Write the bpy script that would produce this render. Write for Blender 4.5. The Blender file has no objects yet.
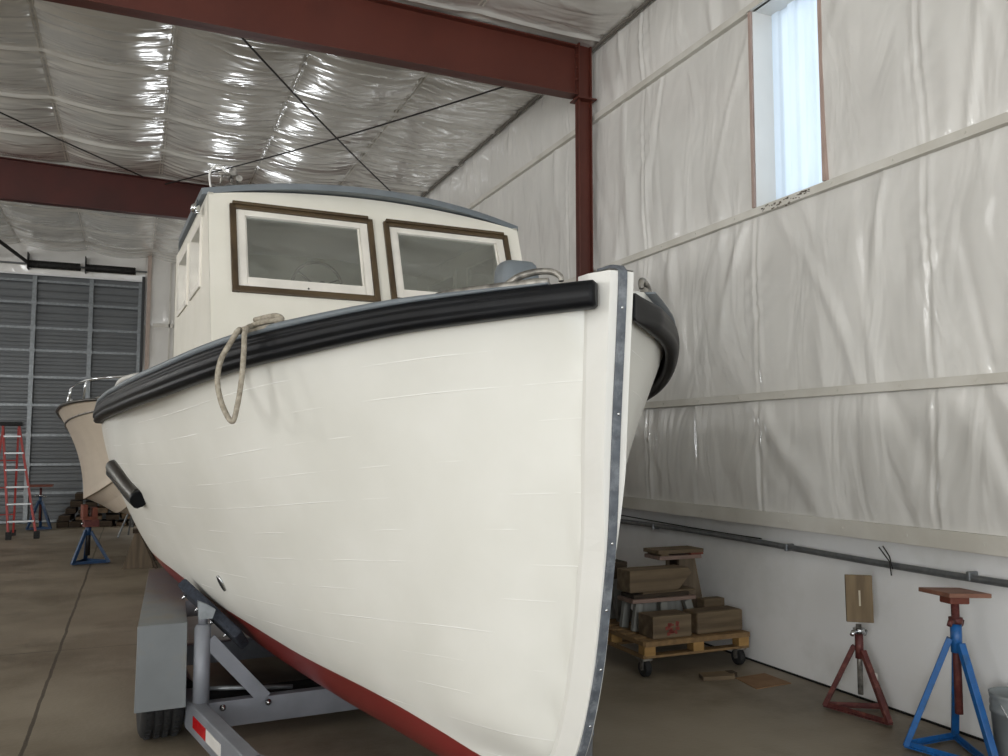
import bpy, math, random
import numpy as np
from mathutils import Vector, Matrix
random.seed(7); RNG=np.random.RandomState(11)
sc=bpy.context.scene; COL=sc.collection
# ------------------------------------------------------------------ materials
def hexc(h):
    h=h.lstrip('#'); c=[int(h[i:i+2],16)/255 for i in (0,2,4)]
    return tuple(((x/12.92) if x<=.04045 else ((x+.055)/1.055)**2.4) for x in c)+(1,)
def node(nt,t,loc=None,**kw):
    n=nt.nodes.new(t)
    for k,v in kw.items():
        if k in n.inputs.keys(): n.inputs[k].default_value=v
        else: setattr(n,k,v)
    return n
def mat(name,c,rough=.5,metal=0,c2=None,nscale=6,stretch=(1,1,1),bump=0,bscale=None,detail=5,coat=0,spec=.5,lo=.35,hi=.65,c3=None,n3=1.5,trans=0):
    m=bpy.data.materials.new(name); m.use_nodes=True; nt=m.node_tree; b=nt.nodes['Principled BSDF']; L=nt.links.new
    b.inputs['Base Color'].default_value=hexc(c); b.inputs['Roughness'].default_value=rough; b.inputs['Metallic'].default_value=metal
    b.inputs['Coat Weight'].default_value=coat; b.inputs['Specular IOR Level'].default_value=spec
    tc=node(nt,'ShaderNodeTexCoord'); mp=node(nt,'ShaderNodeMapping'); mp.inputs['Scale'].default_value=stretch; L(tc.outputs['Object'],mp.inputs['Vector'])
    nz=node(nt,'ShaderNodeTexNoise',Scale=nscale,Detail=detail); L(mp.outputs[0],nz.inputs['Vector'])
    if c2 is None:
        cc=hexc(c); c2v=tuple(x*.86 for x in cc[:3])+(1,)
    else: c2v=hexc(c2)
    rp=node(nt,'ShaderNodeValToRGB'); rp.color_ramp.elements[0].position=lo; rp.color_ramp.elements[1].position=hi
    rp.color_ramp.elements[0].color=c2v; rp.color_ramp.elements[1].color=hexc(c); L(nz.outputs['Fac'],rp.inputs[0])
    out=rp.outputs[0]
    if c3:
        n3_=node(nt,'ShaderNodeTexNoise',Scale=n3,Detail=6,Roughness=.65); L(tc.outputs['Object'],n3_.inputs['Vector'])
        r3=node(nt,'ShaderNodeValToRGB'); r3.color_ramp.elements[0].position=.5; r3.color_ramp.elements[1].position=.68; L(n3_.outputs['Fac'],r3.inputs[0])
        mx=node(nt,'ShaderNodeMix',data_type='RGBA'); L(r3.outputs[0],mx.inputs[0]); L(out,mx.inputs[6]); mx.inputs[7].default_value=hexc(c3); out=mx.outputs[2]
    L(out,b.inputs['Base Color'])
    if bump:
        bp=node(nt,'ShaderNodeBump',Strength=1.0,Distance=bump)
        if bscale:
            nb=node(nt,'ShaderNodeTexNoise',Scale=bscale,Detail=4); L(mp.outputs[0],nb.inputs['Vector']); L(nb.outputs['Fac'],bp.inputs['Height'])
        else: L(nz.outputs['Fac'],bp.inputs['Height'])
        L(bp.outputs[0],b.inputs['Normal'])
    return m
def wood(name,c,c2,axis=0,rough=.7,scale=14):
    st=[10,10,10]; st[axis]=.8
    return mat(name,c,rough,c2=c2,nscale=scale/8,stretch=tuple(st),bump=.002,lo=.3,hi=.7)
M={}
M['paint']=mat('white_hull_paint','#E6E5E0',.38,c2='#DFDED8',nscale=2.5,coat=.15)
M['cabinpaint']=mat('white_cabin_paint','#EAE6DA',.4,c2='#E4E0D3',nscale=4)
M['creampaint']=mat('cream_window_paint','#EFEAE0',.4)
M['red']=mat('red_bottom_paint','#7E2A26',.55,c2='#6E2320',nscale=5)
M['guard']=mat('black_guard_paint','#0E1014',.42,c2='#0A0B0E',nscale=9,spec=.2)
M['grey']=mat('blue_grey_paint','#70777C',.45,c2='#676E73',nscale=6)
M['band']=mat('worn_grey_metal_band','#686D74',.55,metal=.15,c2='#50555C',nscale=22,c3='#858A8F',n3=14)
M['steel']=mat('bright_steel','#C9CBCC',.25,metal=1.0)
M['chrome']=mat('chrome','#DADDDF',.12,metal=1.0)
M['brass']=mat('aged_bronze','#55534F',.35,metal=.9)
M['varnish']=wood('dark_varnished_wood','#5A4A33','#37291A',0,.4)
M['varnishz']=wood('dark_varnished_wood_upright','#5A4A33','#37291A',2,.4)
M['rope']=mat('weathered_rope','#A79F90',.9,c2='#857D6F',nscale=60,bump=.003,bscale=90)
M['trailer']=mat('grey_trailer_paint','#80838A',.45,c2='#72757B',nscale=5,metal=.1)
M['fender']=mat('grey_fender_paint','#6C7072',.5,c2='#606465',nscale=3,c3='#6B675C',n3=3)
M['rubber']=mat('black_rubber','#1C1C1D',.75,c2='#141414',nscale=30)
M['pad']=mat('dark_blue_carpet','#30353F',.95,c2='#23272F',nscale=60,bump=.003)
M['dark']=mat('dark_gap','#0B0B0B',.9)
M['refred']=mat('red_reflector','#B31217',.25,c2='#A00E14',nscale=50)
M['refwhite']=mat('white_reflector','#D9D7D2',.25)
M['redsteel']=mat('red_oxide_steel','#5F2C20',.5,c2='#55271C',nscale=2,c3='#4B2118',n3=1)
M['darkredsteel']=mat('dark_red_oxide_steel','#4C180E',.55,c2='#40130A',nscale=2)
M['batten']=mat('white_batten','#D9D6CE',.5,c2='#CAC6BC',nscale=3)
M['liner']=mat('white_liner_panel','#F3F3F3',.38,c2='#EEEEED',nscale=1.2,c3='#E3E3E0',n3=.9)
M['concrete']=None
M['bluepaint']=mat('blue_stand_paint','#1C5E9E',.4,c2='#17508A',nscale=12,c3='#274A6B',n3=18)
M['darkblue']=mat('deep_blue_stand_paint','#183A5E',.45,c2='#15304E',nscale=12)
M['rustred']=mat('rusty_red_paint','#5E2B28',.6,c2='#4A211F',nscale=14,c3='#74443A',n3=20)
M['rustorange']=mat('orange_rust_paint','#6B3826',.6,c2='#6C3426',nscale=16)
M['plate']=wood('reddish_plywood','#8A6250','#6A4637',0,.55)
M['oldwood']=wood('weathered_board','#7A674B','#56462F',2)
M['timberx']=wood('grey_brown_timber','#76654D','#4E3F2C',0)
M['timbery']=wood('brown_timber','#6F5A41','#4A3A28',1)
M['timberz']=wood('brown_upright_timber','#6F604D','#4C4031',2)
M['pallet']=wood('yellow_pallet_wood','#B08A52','#8C6A3A',0)
M['palletd']=wood('pallet_slats','#8B6E48','#6A5233',1)
M['pinkwood']=wood('faded_pink_plank','#8C7468','#6C584E',0)
M['greywood']=wood('grey_painted_wood','#8A8A84','#6A6963',2)
M['cardboard']=mat('brown_cardboard','#86684A',.85,c2='#78593D',nscale=7)
M['darklog']=wood('dark_old_log','#433628','#2A2117',0,.9)
M['doorp']=mat('grey_door_steel','#5B5E60',.45,c2='#626567',nscale=2,metal=.2)
M['galv']=mat('galvanised_strut','#85898B',.4,metal=.5,c2='#74787A',nscale=20)
M['springs']=mat('black_oiled_spring','#141210',.6)
M['ladder']=mat('red_fibreglass','#A5302A',.45,c2='#932822',nscale=10)
M['alu']=mat('brushed_aluminium','#B9BBBB',.35,metal=.8)
M['conduit']=mat('galvanised_conduit','#8C8F91',.4,metal=.7,c2='#7A7D80',nscale=20)
M['cable']=mat('dark_steel_cable','#2A2725',.5,metal=.4)
M['bucket']=mat('grey_plastic','#84898A',.5,c2='#7B8081',nscale=8)
M['salmon']=mat('pale_salmon_gelcoat','#CBBEAD',.35,c2='#C3B6A5',nscale=3)
M['interior']=mat('cabin_inside_paint','#F0EFE8',.5)
M['clamp']=mat('dirty_silver','#A39F97',.45,metal=.6,c2='#5F5C58',nscale=25)
def glass(name,c='#DDE6E2',r=.02,mixf=.75):
    m=bpy.data.materials.new(name); m.use_nodes=True; nt=m.node_tree; nt.nodes.clear(); L=nt.links.new
    o=node(nt,'ShaderNodeOutputMaterial'); t=node(nt,'ShaderNodeBsdfTransparent'); t.inputs[0].default_value=hexc(c)
    g=node(nt,'ShaderNodeBsdfGlossy',Roughness=r); g.inputs[0].default_value=(1,1,1,1)
    f=node(nt,'ShaderNodeFresnel',IOR=1.5); mt=node(nt,'ShaderNodeMath',operation='MULTIPLY_ADD'); mt.inputs[1].default_value=1.4; mt.inputs[2].default_value=.20
    tc=node(nt,'ShaderNodeTexCoord'); nz=node(nt,'ShaderNodeTexNoise',Scale=1.5,Detail=2); L(tc.outputs['Object'],nz.inputs['Vector'])
    bp=node(nt,'ShaderNodeBump',Distance=.002); L(nz.outputs['Fac'],bp.inputs['Height']); L(bp.outputs[0],g.inputs['Normal'])
    mx=node(nt,'ShaderNodeMixShader'); L(f.outputs[0],mt.inputs[0]); L(mt.outputs[0],mx.inputs[0]); L(t.outputs[0],mx.inputs[1]); L(g.outputs[0],mx.inputs[2]); L(mx.outputs[0],o.inputs[0])
    return m
M['glass']=glass('window_glass','#E2E8E3')
def film(name,c,rough,wx,dist,coat=.3):
    m=bpy.data.materials.new(name); m.use_nodes=True; nt=m.node_tree; b=nt.nodes['Principled BSDF']; L=nt.links.new
    tc=node(nt,'ShaderNodeTexCoord'); mp=node(nt,'ShaderNodeMapping'); mp.inputs['Scale'].default_value=wx; L(tc.outputs['Object'],mp.inputs['Vector'])
    n1=node(nt,'ShaderNodeTexNoise',Scale=1.0,Detail=2.5,Roughness=.45,Distortion=.9); L(mp.outputs[0],n1.inputs['Vector'])
    n2=node(nt,'ShaderNodeTexNoise',Scale=1.4,Detail=4); L(tc.outputs['Object'],n2.inputs['Vector'])
    rp=node(nt,'ShaderNodeValToRGB'); rp.color_ramp.elements[0].position=.3; rp.color_ramp.elements[1].position=.7
    cc=hexc(c); rp.color_ramp.elements[0].color=tuple(x*.88 for x in cc[:3])+(1,); rp.color_ramp.elements[1].color=cc
    L(n2.outputs['Fac'],rp.inputs[0]); L(rp.outputs[0],b.inputs['Base Color'])
    bp=node(nt,'ShaderNodeBump',Distance=dist); L(n1.outputs['Fac'],bp.inputs['Height']); L(bp.outputs[0],b.inputs['Normal'])
    b.inputs['Roughness'].default_value=rough; b.inputs['Coat Weight'].default_value=coat; b.inputs['Coat Roughness'].default_value=.07
    L(bp.outputs[0],b.inputs['Coat Normal'])
    return m
M['wallfilm']=film('white_vinyl_wall_film','#E9E7E2',.34,(1.4,3.4,1.1),.03,.6)
M['ceilfilm']=film('white_vinyl_ceiling_film','#E4E2DC',.22,(.9,3.4,2),.03,.9)
# concrete with saw-cut joints
m=mat('concrete_floor','#8E8474',.5,c2='#776D5D',nscale=1.1,c3='#665C4D',n3=.9,bump=.002,bscale=35,detail=10); M['concrete']=m
nt=m.node_tree; b=nt.nodes['Principled BSDF']; L=nt.links.new
src=b.inputs['Base Color'].links[0].from_socket
tc=node(nt,'ShaderNodeTexCoord'); sx=node(nt,'ShaderNodeSeparateXYZ'); 
nz=node(nt,'ShaderNodeTexNoise',Scale=3,Detail=5); L(tc.outputs['Object'],nz.inputs['Vector'])
ad=node(nt,'ShaderNodeVectorMath',operation='MULTIPLY_ADD'); ad.inputs[1].default_value=(.03,.03,0); L(nz.outputs['Color'],ad.inputs[0]); L(tc.outputs['Object'],ad.inputs[2]); L(ad.outputs[0],sx.inputs[0])
fac=None
for ax,val,w in (('X',-.49,.011),('Y',7.74,.006),('X',-6.5,.01),('Y',13.8,.006)):
    s1=node(nt,'ShaderNodeMath',operation='SUBTRACT'); L(sx.outputs[ax],s1.inputs[0]); s1.inputs[1].default_value=val+.015
    s2=node(nt,'ShaderNodeMath',operation='ABSOLUTE'); L(s1.outputs[0],s2.inputs[0])
    s3=node(nt,'ShaderNodeMath',operation='LESS_THAN'); L(s2.outputs[0],s3.inputs[0]); s3.inputs[1].default_value=w
    if fac is None: fac=s3.outputs[0]
    else:
        mm=node(nt,'ShaderNodeMath',operation='MAXIMUM'); L(fac,mm.inputs[0]); L(s3.outputs[0],mm.inputs[1]); fac=mm.outputs[0]
sm=node(nt,'ShaderNodeMath',operation='MULTIPLY'); L(fac,sm.inputs[0]); sm.inputs[1].default_value=.75
mx=node(nt,'ShaderNodeMix',data_type='RGBA'); L(sm.outputs[0],mx.inputs[0]); L(src,mx.inputs[6]); mx.inputs[7].default_value=hexc('#2E261E'); L(mx.outputs[2],b.inputs['Base Color'])
# hull paint: red below the painted waterline, plank seams (uv.y = strake coordinate)
m=mat('hull_paint_with_waterline','#E1E0D9',.36,c2='#DAD9D1',nscale=2.2,coat=.2); M['hull']=m
nt=m.node_tree; b=nt.nodes['Principled BSDF']; L=nt.links.new; src=b.inputs['Base Color'].links[0].from_socket
at=node(nt,'ShaderNodeAttribute',attribute_name='waterline'); gt=node(nt,'ShaderNodeMath',operation='LESS_THAN'); L(at.outputs['Fac'],gt.inputs[0]); gt.inputs[1].default_value=0
tc=node(nt,'ShaderNodeTexCoord'); uv=node(nt,'ShaderNodeSeparateXYZ'); L(tc.outputs['UV'],uv.inputs[0])
nn=node(nt,'ShaderNodeTexNoise',Scale=2.4,Detail=3); L(tc.outputs['Object'],nn.inputs['Vector'])
v1=node(nt,'ShaderNodeMath',operation='MULTIPLY_ADD'); L(nn.outputs['Fac'],v1.inputs[0]); v1.inputs[1].default_value=.0022*13; L(uv.outputs[1],v1.inputs[2])
fr=node(nt,'ShaderNodeMath',operation='FRACT'); L(v1.outputs[0],fr.inputs[0])
c1=node(nt,'ShaderNodeMath',operation='SUBTRACT'); L(fr.outputs[0],c1.inputs[0]); c1.inputs[1].default_value=.5
c2=node(nt,'ShaderNodeMath',operation='ABSOLUTE'); L(c1.outputs[0],c2.inputs[0])
c3=node(nt,'ShaderNodeMapRange'); L(c2.outputs[0],c3.inputs['Value']); c3.inputs['From Min'].default_value=.0; c3.inputs['From Max'].default_value=.022; c3.inputs['To Min'].default_value=1; c3.inputs['To Max'].default_value=0
mp=node(nt,'ShaderNodeMapping'); mp.inputs['Scale'].default_value=(2.2,2.2,7); L(tc.outputs['Object'],mp.inputs['Vector'])
n4=node(nt,'ShaderNodeTexNoise',Scale=1.3,Detail=3); L(mp.outputs[0],n4.inputs['Vector'])
r4=node(nt,'ShaderNodeMapRange'); L(n4.outputs['Fac'],r4.inputs['Value']); r4.inputs['From Min'].default_value=.47; r4.inputs['From Max'].default_value=.62
se=node(nt,'ShaderNodeMath',operation='MULTIPLY'); L(c3.outputs[0],se.inputs[0]); L(r4.outputs[0],se.inputs[1])
n5=node(nt,'ShaderNodeTexNoise',Scale=5,Detail=3); L(tc.outputs['Object'],n5.inputs['Vector'])
hs=node(nt,'ShaderNodeMath',operation='MULTIPLY_ADD'); L(n5.outputs['Fac'],hs.inputs[0]); hs.inputs[1].default_value=.25; L(se.outputs[0],hs.inputs[2])
bp=node(nt,'ShaderNodeBump',Distance=.0016); L(hs.outputs[0],bp.inputs['Height']); L(bp.outputs[0],b.inputs['Normal'])
m1=node(nt,'ShaderNodeMix',data_type='RGBA'); L(se.outputs[0],m1.inputs[0]); L(src,m1.inputs[6]); m1.inputs[7].default_value=hexc('#FCFBF8')
m2=node(nt,'ShaderNodeMix',data_type='RGBA'); L(gt.outputs[0],m2.inputs[0]); L(m1.outputs[2],m2.inputs[6]); m2.inputs[7].default_value=hexc('#7C2A27'); L(m2.outputs[2],b.inputs['Base Color'])
# translucent daylight panel
m=bpy.data.materials.new('translucent_fibreglass'); m.use_nodes=True; nt=m.node_tree; nt.nodes.clear(); L=nt.links.new
o=node(nt,'ShaderNodeOutputMaterial'); t=node(nt,'ShaderNodeBsdfTranslucent'); t.inputs[0].default_value=(.80,.87,.93,1)
d=node(nt,'ShaderNodeBsdfDiffuse'); d.inputs[0].default_value=(.8,.85,.9,1)
tc=node(nt,'ShaderNodeTexCoord'); nz=node(nt,'ShaderNodeTexNoise',Scale=3,Detail=4); mp=node(nt,'ShaderNodeMapping'); mp.inputs['Scale'].default_value=(1,4,.6); L(tc.outputs['Object'],mp.inputs[0]); L(mp.outputs[0],nz.inputs['Vector'])
rp=node(nt,'ShaderNodeValToRGB'); rp.color_ramp.elements[0].color=(.66,.76,.85,1); rp.color_ramp.elements[1].color=(.9,.95,.98,1); L(nz.outputs['Fac'],rp.inputs[0]); L(rp.outputs[0],t.inputs[0])
mx=node(nt,'ShaderNodeMixShader'); mx.inputs[0].default_value=.3; L(t.outputs[0],mx.inputs[1]); L(d.outputs[0],mx.inputs[2]); L(mx.outputs[0],o.inputs[0]); M['translucent']=m
# ------------------------------------------------------------------ mesh builder
class MB:
    def __init__(s): s.v=[]; s.f=[]; s.mi=[]; s.cur=0; s.sm=[]
    def add(s,vs,fs,smooth=False):
        o=len(s.v); s.v+= [tuple(map(float,v)) for v in vs]; s.f+=[tuple(i+o for i in f) for f in fs]; s.mi+=[s.cur]*len(fs); s.sm+=[smooth]*len(fs); return s
    def box(s,x0,x1,y0,y1,z0,z1,mx=None):
        vs=[(x,y,z) for z in (z0,z1) for y in (y0,y1) for x in (x0,x1)]
        if mx is not None: vs=[tuple(mx@Vector(v)) for v in vs]
        return s.add(vs,[(0,2,3,1),(4,5,7,6),(0,1,5,4),(2,6,7,3),(0,4,6,2),(1,3,7,5)])
    def bar(s,a,b,w,h,up=(0,0,1)):
        a=Vector(a);b=Vector(b);d=(b-a);l=d.length;d.normalize();u=Vector(up)
        if abs(d.dot(u))>.98: u=Vector((1,0,0))
        x=d.cross(u).normalized();u=x.cross(d).normalized()
        m=Matrix((( x.x,d.x,u.x,a.x),(x.y,d.y,u.y,a.y),(x.z,d.z,u.z,a.z),(0,0,0,1)))
        return s.box(-w/2,w/2,0,l,-h/2,h/2,m)
    def tube(s,pts,r,n=12,cap=True,closed=False):
        pts=[Vector(p) for p in pts];N=len(pts);rs=r if hasattr(r,'__len__') else [r]*N
        tg=[]
        for i in range(N):
            if closed: t=pts[(i+1)%N]-pts[i-1]
            else: t=pts[min(i+1,N-1)]-pts[max(i-1,0)]
            tg.append(t.normalized())
        u=Vector((0,0,1)) if abs(tg[0].z)<.9 else Vector((1,0,0)); u=(u-tg[0]*u.dot(tg[0])).normalized()
        vs=[]
        for i in range(N):
            u=(u-tg[i]*u.dot(tg[i])).normalized(); w=tg[i].cross(u)
            for k in range(n):
                a=2*math.pi*k/n; vs.append(pts[i]+(u*math.cos(a)+w*math.sin(a))*rs[i])
        fs=[]
        for i in range(N if closed else N-1):
            j=(i+1)%N
            for k in range(n):
                k2=(k+1)%n; fs.append((i*n+k,i*n+k2,j*n+k2,j*n+k))
        s.add(vs,fs,True)
        if cap and not closed:
            s.add(vs[:n],[tuple(range(n))[::-1]]); s.add(vs[-n:],[tuple(range(n))])
        return s
    def lathe(s,c,prof,n=24,axis='z'):
        vs=[]
        for r,h in prof:
            for k in range(n):
                a=2*math.pi*k/n; p=(r*math.cos(a),r*math.sin(a),h)
                if axis=='x': p=(h,p[0],p[1])
                if axis=='y': p=(p[0],h,p[1])
                vs.append((c[0]+p[0],c[1]+p[1],c[2]+p[2]))
        fs=[(i*n+k,i*n+(k+1)%n,(i+1)*n+(k+1)%n,(i+1)*n+k) for i in range(len(prof)-1) for k in range(n)]
        s.add(vs,fs,True)
        for i,rev in ((0,1),(len(prof)-1,0)):
            if prof[i][0]>1e-4: f=tuple(range(n)); s.add(vs[i*n:(i+1)*n],[f[::-1] if rev else f])
        return s
    def prism(s,poly,fn0,fn1):
        """poly 2-D points; fn0/fn1 map (u,v) to 3-D for the two caps"""
        n=len(poly); a=[fn0(*p) for p in poly]; b=[fn1(*p) for p in poly]
        s.add(a+b,[tuple(range(n))[::-1],tuple(range(n,2*n))]+[(i,(i+1)%n,n+(i+1)%n,n+i) for i in range(n)]); return s
    def ball(s,c,r,n=14,m=8,sc_=(1,1,1)):
        prof=[(max(1e-5,r*math.sin(math.pi*i/m)),-r*math.cos(math.pi*i/m)) for i in range(m+1)]
        o=len(s.v); s.lathe((0,0,0),prof,n)
        for i in range(o,len(s.v)): v=s.v[i]; s.v[i]=(c[0]+v[0]*sc_[0],c[1]+v[1]*sc_[1],c[2]+v[2]*sc_[2])
        return s
    def grid(s,P,smooth=True,wrap=False):
        """P: array rows x cols x 3"""
        r,c=len(P),len(P[0]); o=len(s.v)
        s.v+=[tuple(map(float,q)) for row in P for q in row]
        cc=c if wrap else c-1
        fs=[(o+i*c+j,o+i*c+(j+1)%c,o+(i+1)*c+(j+1)%c,o+(i+1)*c+j) for i in range(r-1) for j in range(cc)]
        s.f+=fs; s.mi+=[s.cur]*len(fs); s.sm+=[smooth]*len(fs); return s
    def build(s,name,mats,parent=None,bevel=0,fix=True):
        me=bpy.data.meshes.new(name); me.from_pydata(s.v,[],s.f)
        mats=mats if isinstance(mats,(list,tuple)) else [mats]
        for k in mats: me.materials.append(M[k] if isinstance(k,str) else k)
        me.polygons.foreach_set('material_index',s.mi); me.polygons.foreach_set('use_smooth',s.sm)
        if fix:
            import bmesh
            bm=bmesh.new(); bm.from_mesh(me); bmesh.ops.remove_doubles(bm,verts=bm.verts,dist=1e-6); bmesh.ops.recalc_face_normals(bm,faces=bm.faces); bm.to_mesh(me); bm.free()
        me.update(); o=bpy.data.objects.new(name,me); COL.objects.link(o)
        if parent: o.parent=parent
        if bevel:
            bv=o.modifiers.new('bevel','BEVEL'); bv.width=bevel; bv.segments=2; bv.limit_method='ANGLE'; bv.angle_limit=.9
        return o
def struct(o): o['kind']='structure'; return o
def tag(o,label,cat,group=None,kind=None):
    o['label']=label; o['category']=cat
    if group: o['group']=group
    if kind: o['kind']=kind
    return o
def thing(name,label,cat,loc=(0,0,0),rz=0,group=None):
    o=bpy.data.objects.new(name,None); COL.objects.link(o); o.location=loc; o.rotation_euler=(0,0,rz); o.empty_display_size=.1
    return tag(o,label,cat,group)
def copy_tree(o,parent=None):
    c=o.copy(); COL.objects.link(c)
    if parent: c.parent=parent
    for ch in [x for x in bpy.data.objects if x.parent==o]: copy_tree(ch,c)
    return c
def spline(pts,n=8,closed=False):
    P=[Vector(p) for p in pts];N=len(P);out=[]
    for i in range(N if closed else N-1):
        g=lambda k: P[k%N] if closed else P[max(0,min(N-1,k))]
        a,b,c,d=g(i-1),g(i),g(i+1),g(i+2)
        for j in range(n):
            t=j/n; out.append(.5*((2*b)+(c-a)*t+(2*a-5*b+4*c-d)*t*t+(3*b-a-3*c+d)*t**3))
    if not closed: out.append(P[-1])
    return out
WORLD=1.6;E_ADDED_BAY=560;E_ADDED_LEFT=130;E_ADDED_REAR=200;E_ADDED_WINDOW=55;EXPO=0.04
# ================================================================== BUILDING
XW=4.2; YB=20.3; XL=-12.0; YF=-6.0
def roofz(x): return 5.6+.03*(4.2-x)
GIRT=[1.085,1.95,3.31,4.87]
b=MB().box(XL-.3,XW+.3,YF-1,YB+.5,-.12,0); struct(b.build('floor','concrete'))
# --- right wall: liner panel below, sagging vinyl film between the girts above
SLN={1:(.45,.3),2:(.08,.2),3:(-.05,.18)}
def fold_field(Y,Z,z0,z1,seed,dens=3.2):
    r=np.random.RandomState(seed); H=np.zeros_like(Y); t=(Z-z0)/(z1-z0)
    H+= .028*np.sin(np.pi*np.clip(t,0,1))**.8
    n=int((Y.max()-Y.min())*dens)
    for k in range(n):
        y0=r.uniform(Y.min(),Y.max()); sl=r.normal(*SLN.get(seed,(0,.16))); w=r.uniform(.016,.085); a=r.uniform(.005,.02)*(1 if r.rand()>.25 else -1)
        top=r.rand()<.6; ln=r.uniform(.35,1.1); cv=r.normal(0,.12)
        u=(1-t) if top else t
        d=Y-(y0+sl*(Z-z0)+cv*(Z-z0)**2)
        fade=np.clip(1-u/ln,0,1)**.6*np.clip(u/.03,0,1)
        H+=a*fade*np.exp(-(d/(w*(1+u)))**2)
    for k in range(-3,12):            # roll joints every 1.5 m
        ys=5.10+1.5*k; d=Y-ys-.008*np.sin(Z*7+k)
        H+=-.012*np.exp(-(d/.010)**2)*np.sin(np.pi*np.clip(t,0,1))**.5+.005*np.exp(-((np.abs(d)-.03)/.02)**2)
        H+=.006*np.exp(-(d/.12)**2)*np.sin(Z*23+4*np.sin(Z*7+k)+d*25)*np.sin(np.pi*np.clip(t,0,1))
    return H
wb=MB()
def film_patch(mb,y0,y1,z0,z1,seed,dy,dz=.045,top=None):
    ny=max(2,int((y1-y0)/dy)); nz_=max(2,int((z1-z0)/dz))
    ys=np.linspace(y0,y1,ny+1); zs=np.linspace(z0,z1,nz_+1); Z,Y=np.meshgrid(zs,ys,indexing='ij')
    return Y,Z
WIN=(4.40,5.08,3.35,4.85)
bays=[(1.085,1.95,1),(1.95,3.31,2),(3.31,4.87,3),(4.87,5.66,4)]
for z0,z1,sd in bays:
    for (ya,yb,dy) in ((-6,1.5,.1),(1.5,9,.018),(9,YB,.04)):
        segs=[(ya,yb)]
        if sd==3 and ya<WIN[0]<yb: segs=[(ya,WIN[0]),(WIN[1],yb)]
        for (sa,sb) in segs:
            Y,Z=film_patch(wb,sa,sb,z0,z1,sd,dy)
            # evaluate on a shared parameterisation so that neighbouring patches agree
            Hh=fold_field(np.concatenate([Y.ravel(),[-6.0,YB]]),np.concatenate([Z.ravel(),[z0,z0]]),z0,z1,sd)[:-2].reshape(Y.shape)
            wb.grid([[(XW-h,y,z) for h,y,z in zip(hr,yr,zr)] for hr,yr,zr in zip(Hh,Y,Z)])
    print('bay',sd)
# film reveal round the daylight panel
y0,y1,z0,z1=WIN
wb.cur=0
for (a,c) in (((y0,z0),(y1,z0)),((y1,z0),(y1,z1)),((y1,z1),(y0,z1)),((y0,z1),(y0,z0))):
    wb.add([(XW-.02,a[0],a[1]),(XW-.02,c[0],c[1]),(XW+.17,c[0],c[1]),(XW+.17,a[0],a[1])],[(0,1,2,3)])
wb.cur=1
wb.box(XW+.085,XW+.2,YF,YB,0,1.085)
# outer sheeting, leaving the panel opening
wb.cur=2
wb.box(XW+.2,XW+.24,YF,y0,-.1,5.9); wb.box(XW+.2,XW+.24,y1,YB,-.1,5.9); wb.box(XW+.2,XW+.24,y0,y1,-.1,z0); wb.box(XW+.2,XW+.24,y0,y1,z1,5.9)
struct(wb.build('wall_right',['wallfilm','liner','doorp'],fix=False))
# corrugated translucent daylight panel
ys=np.linspace(y0,y1,120); pr=[.012*math.tanh(3*math.sin(2*math.pi*(y-y0)/.17)) for y in ys]
pb=MB().grid([[(XW+.165+p_,y,z) for p_,y in zip(pr,ys)] for z in (z0-.02,z1+.02)]); 
wp=struct(pb.build('window_1','translucent',fix=False))
fr=MB()
fr.box(XW-.035,XW+.0,y0-.034,y0-.004,z0,z1); fr.box(XW-.035,XW+.0,y1+.004,y1+.034,z0,z1); 
o=fr.build('window_frame',mat('faded_pink_tape','#B7A096',.6),wp)
# battens / girt trims on the right wall
bt=MB()
def batten(zc,h=.06,ya=-6,yb=YB,d=.05):
    mb=MB(); mb.box(XW-d,XW+.0,ya,yb,zc-h/2,zc+h/2)
    y=ya+.3
    while y<yb:
        mb.box(XW-d-.004,XW-d,y-.006,y+.006,zc-.006,zc+.006); y+=.5
    return mb
for i,z in enumerate(GIRT[1:]): 
    if i==2:
        mb=MB(); mb.box(XW-.05,XW,-6,WIN[0]-.03,z-.028,z+.028); mb.box(XW-.05,XW,WIN[1]+.03,YB,z-.028,z+.028); mb.box(XW-.05,XW,WIN[0]-.03,WIN[1]+.03,z-.02,z+.028)
    else: mb=batten(z,.055 if i<2 else .035)
    struct(mb.build('trim_%d'%(i+1),'batten'))
mb=batten(1.075,.10,d=.04); mb.box(XW-.02,XW+.09,-6,YB,1.02,1.045)
struct(mb.build('trim_4','batten'))
mb=MB().box(XW+.075,XW+.09,-6,YB,0,.012); struct(mb.build('baseboard_right','dark'))
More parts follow.
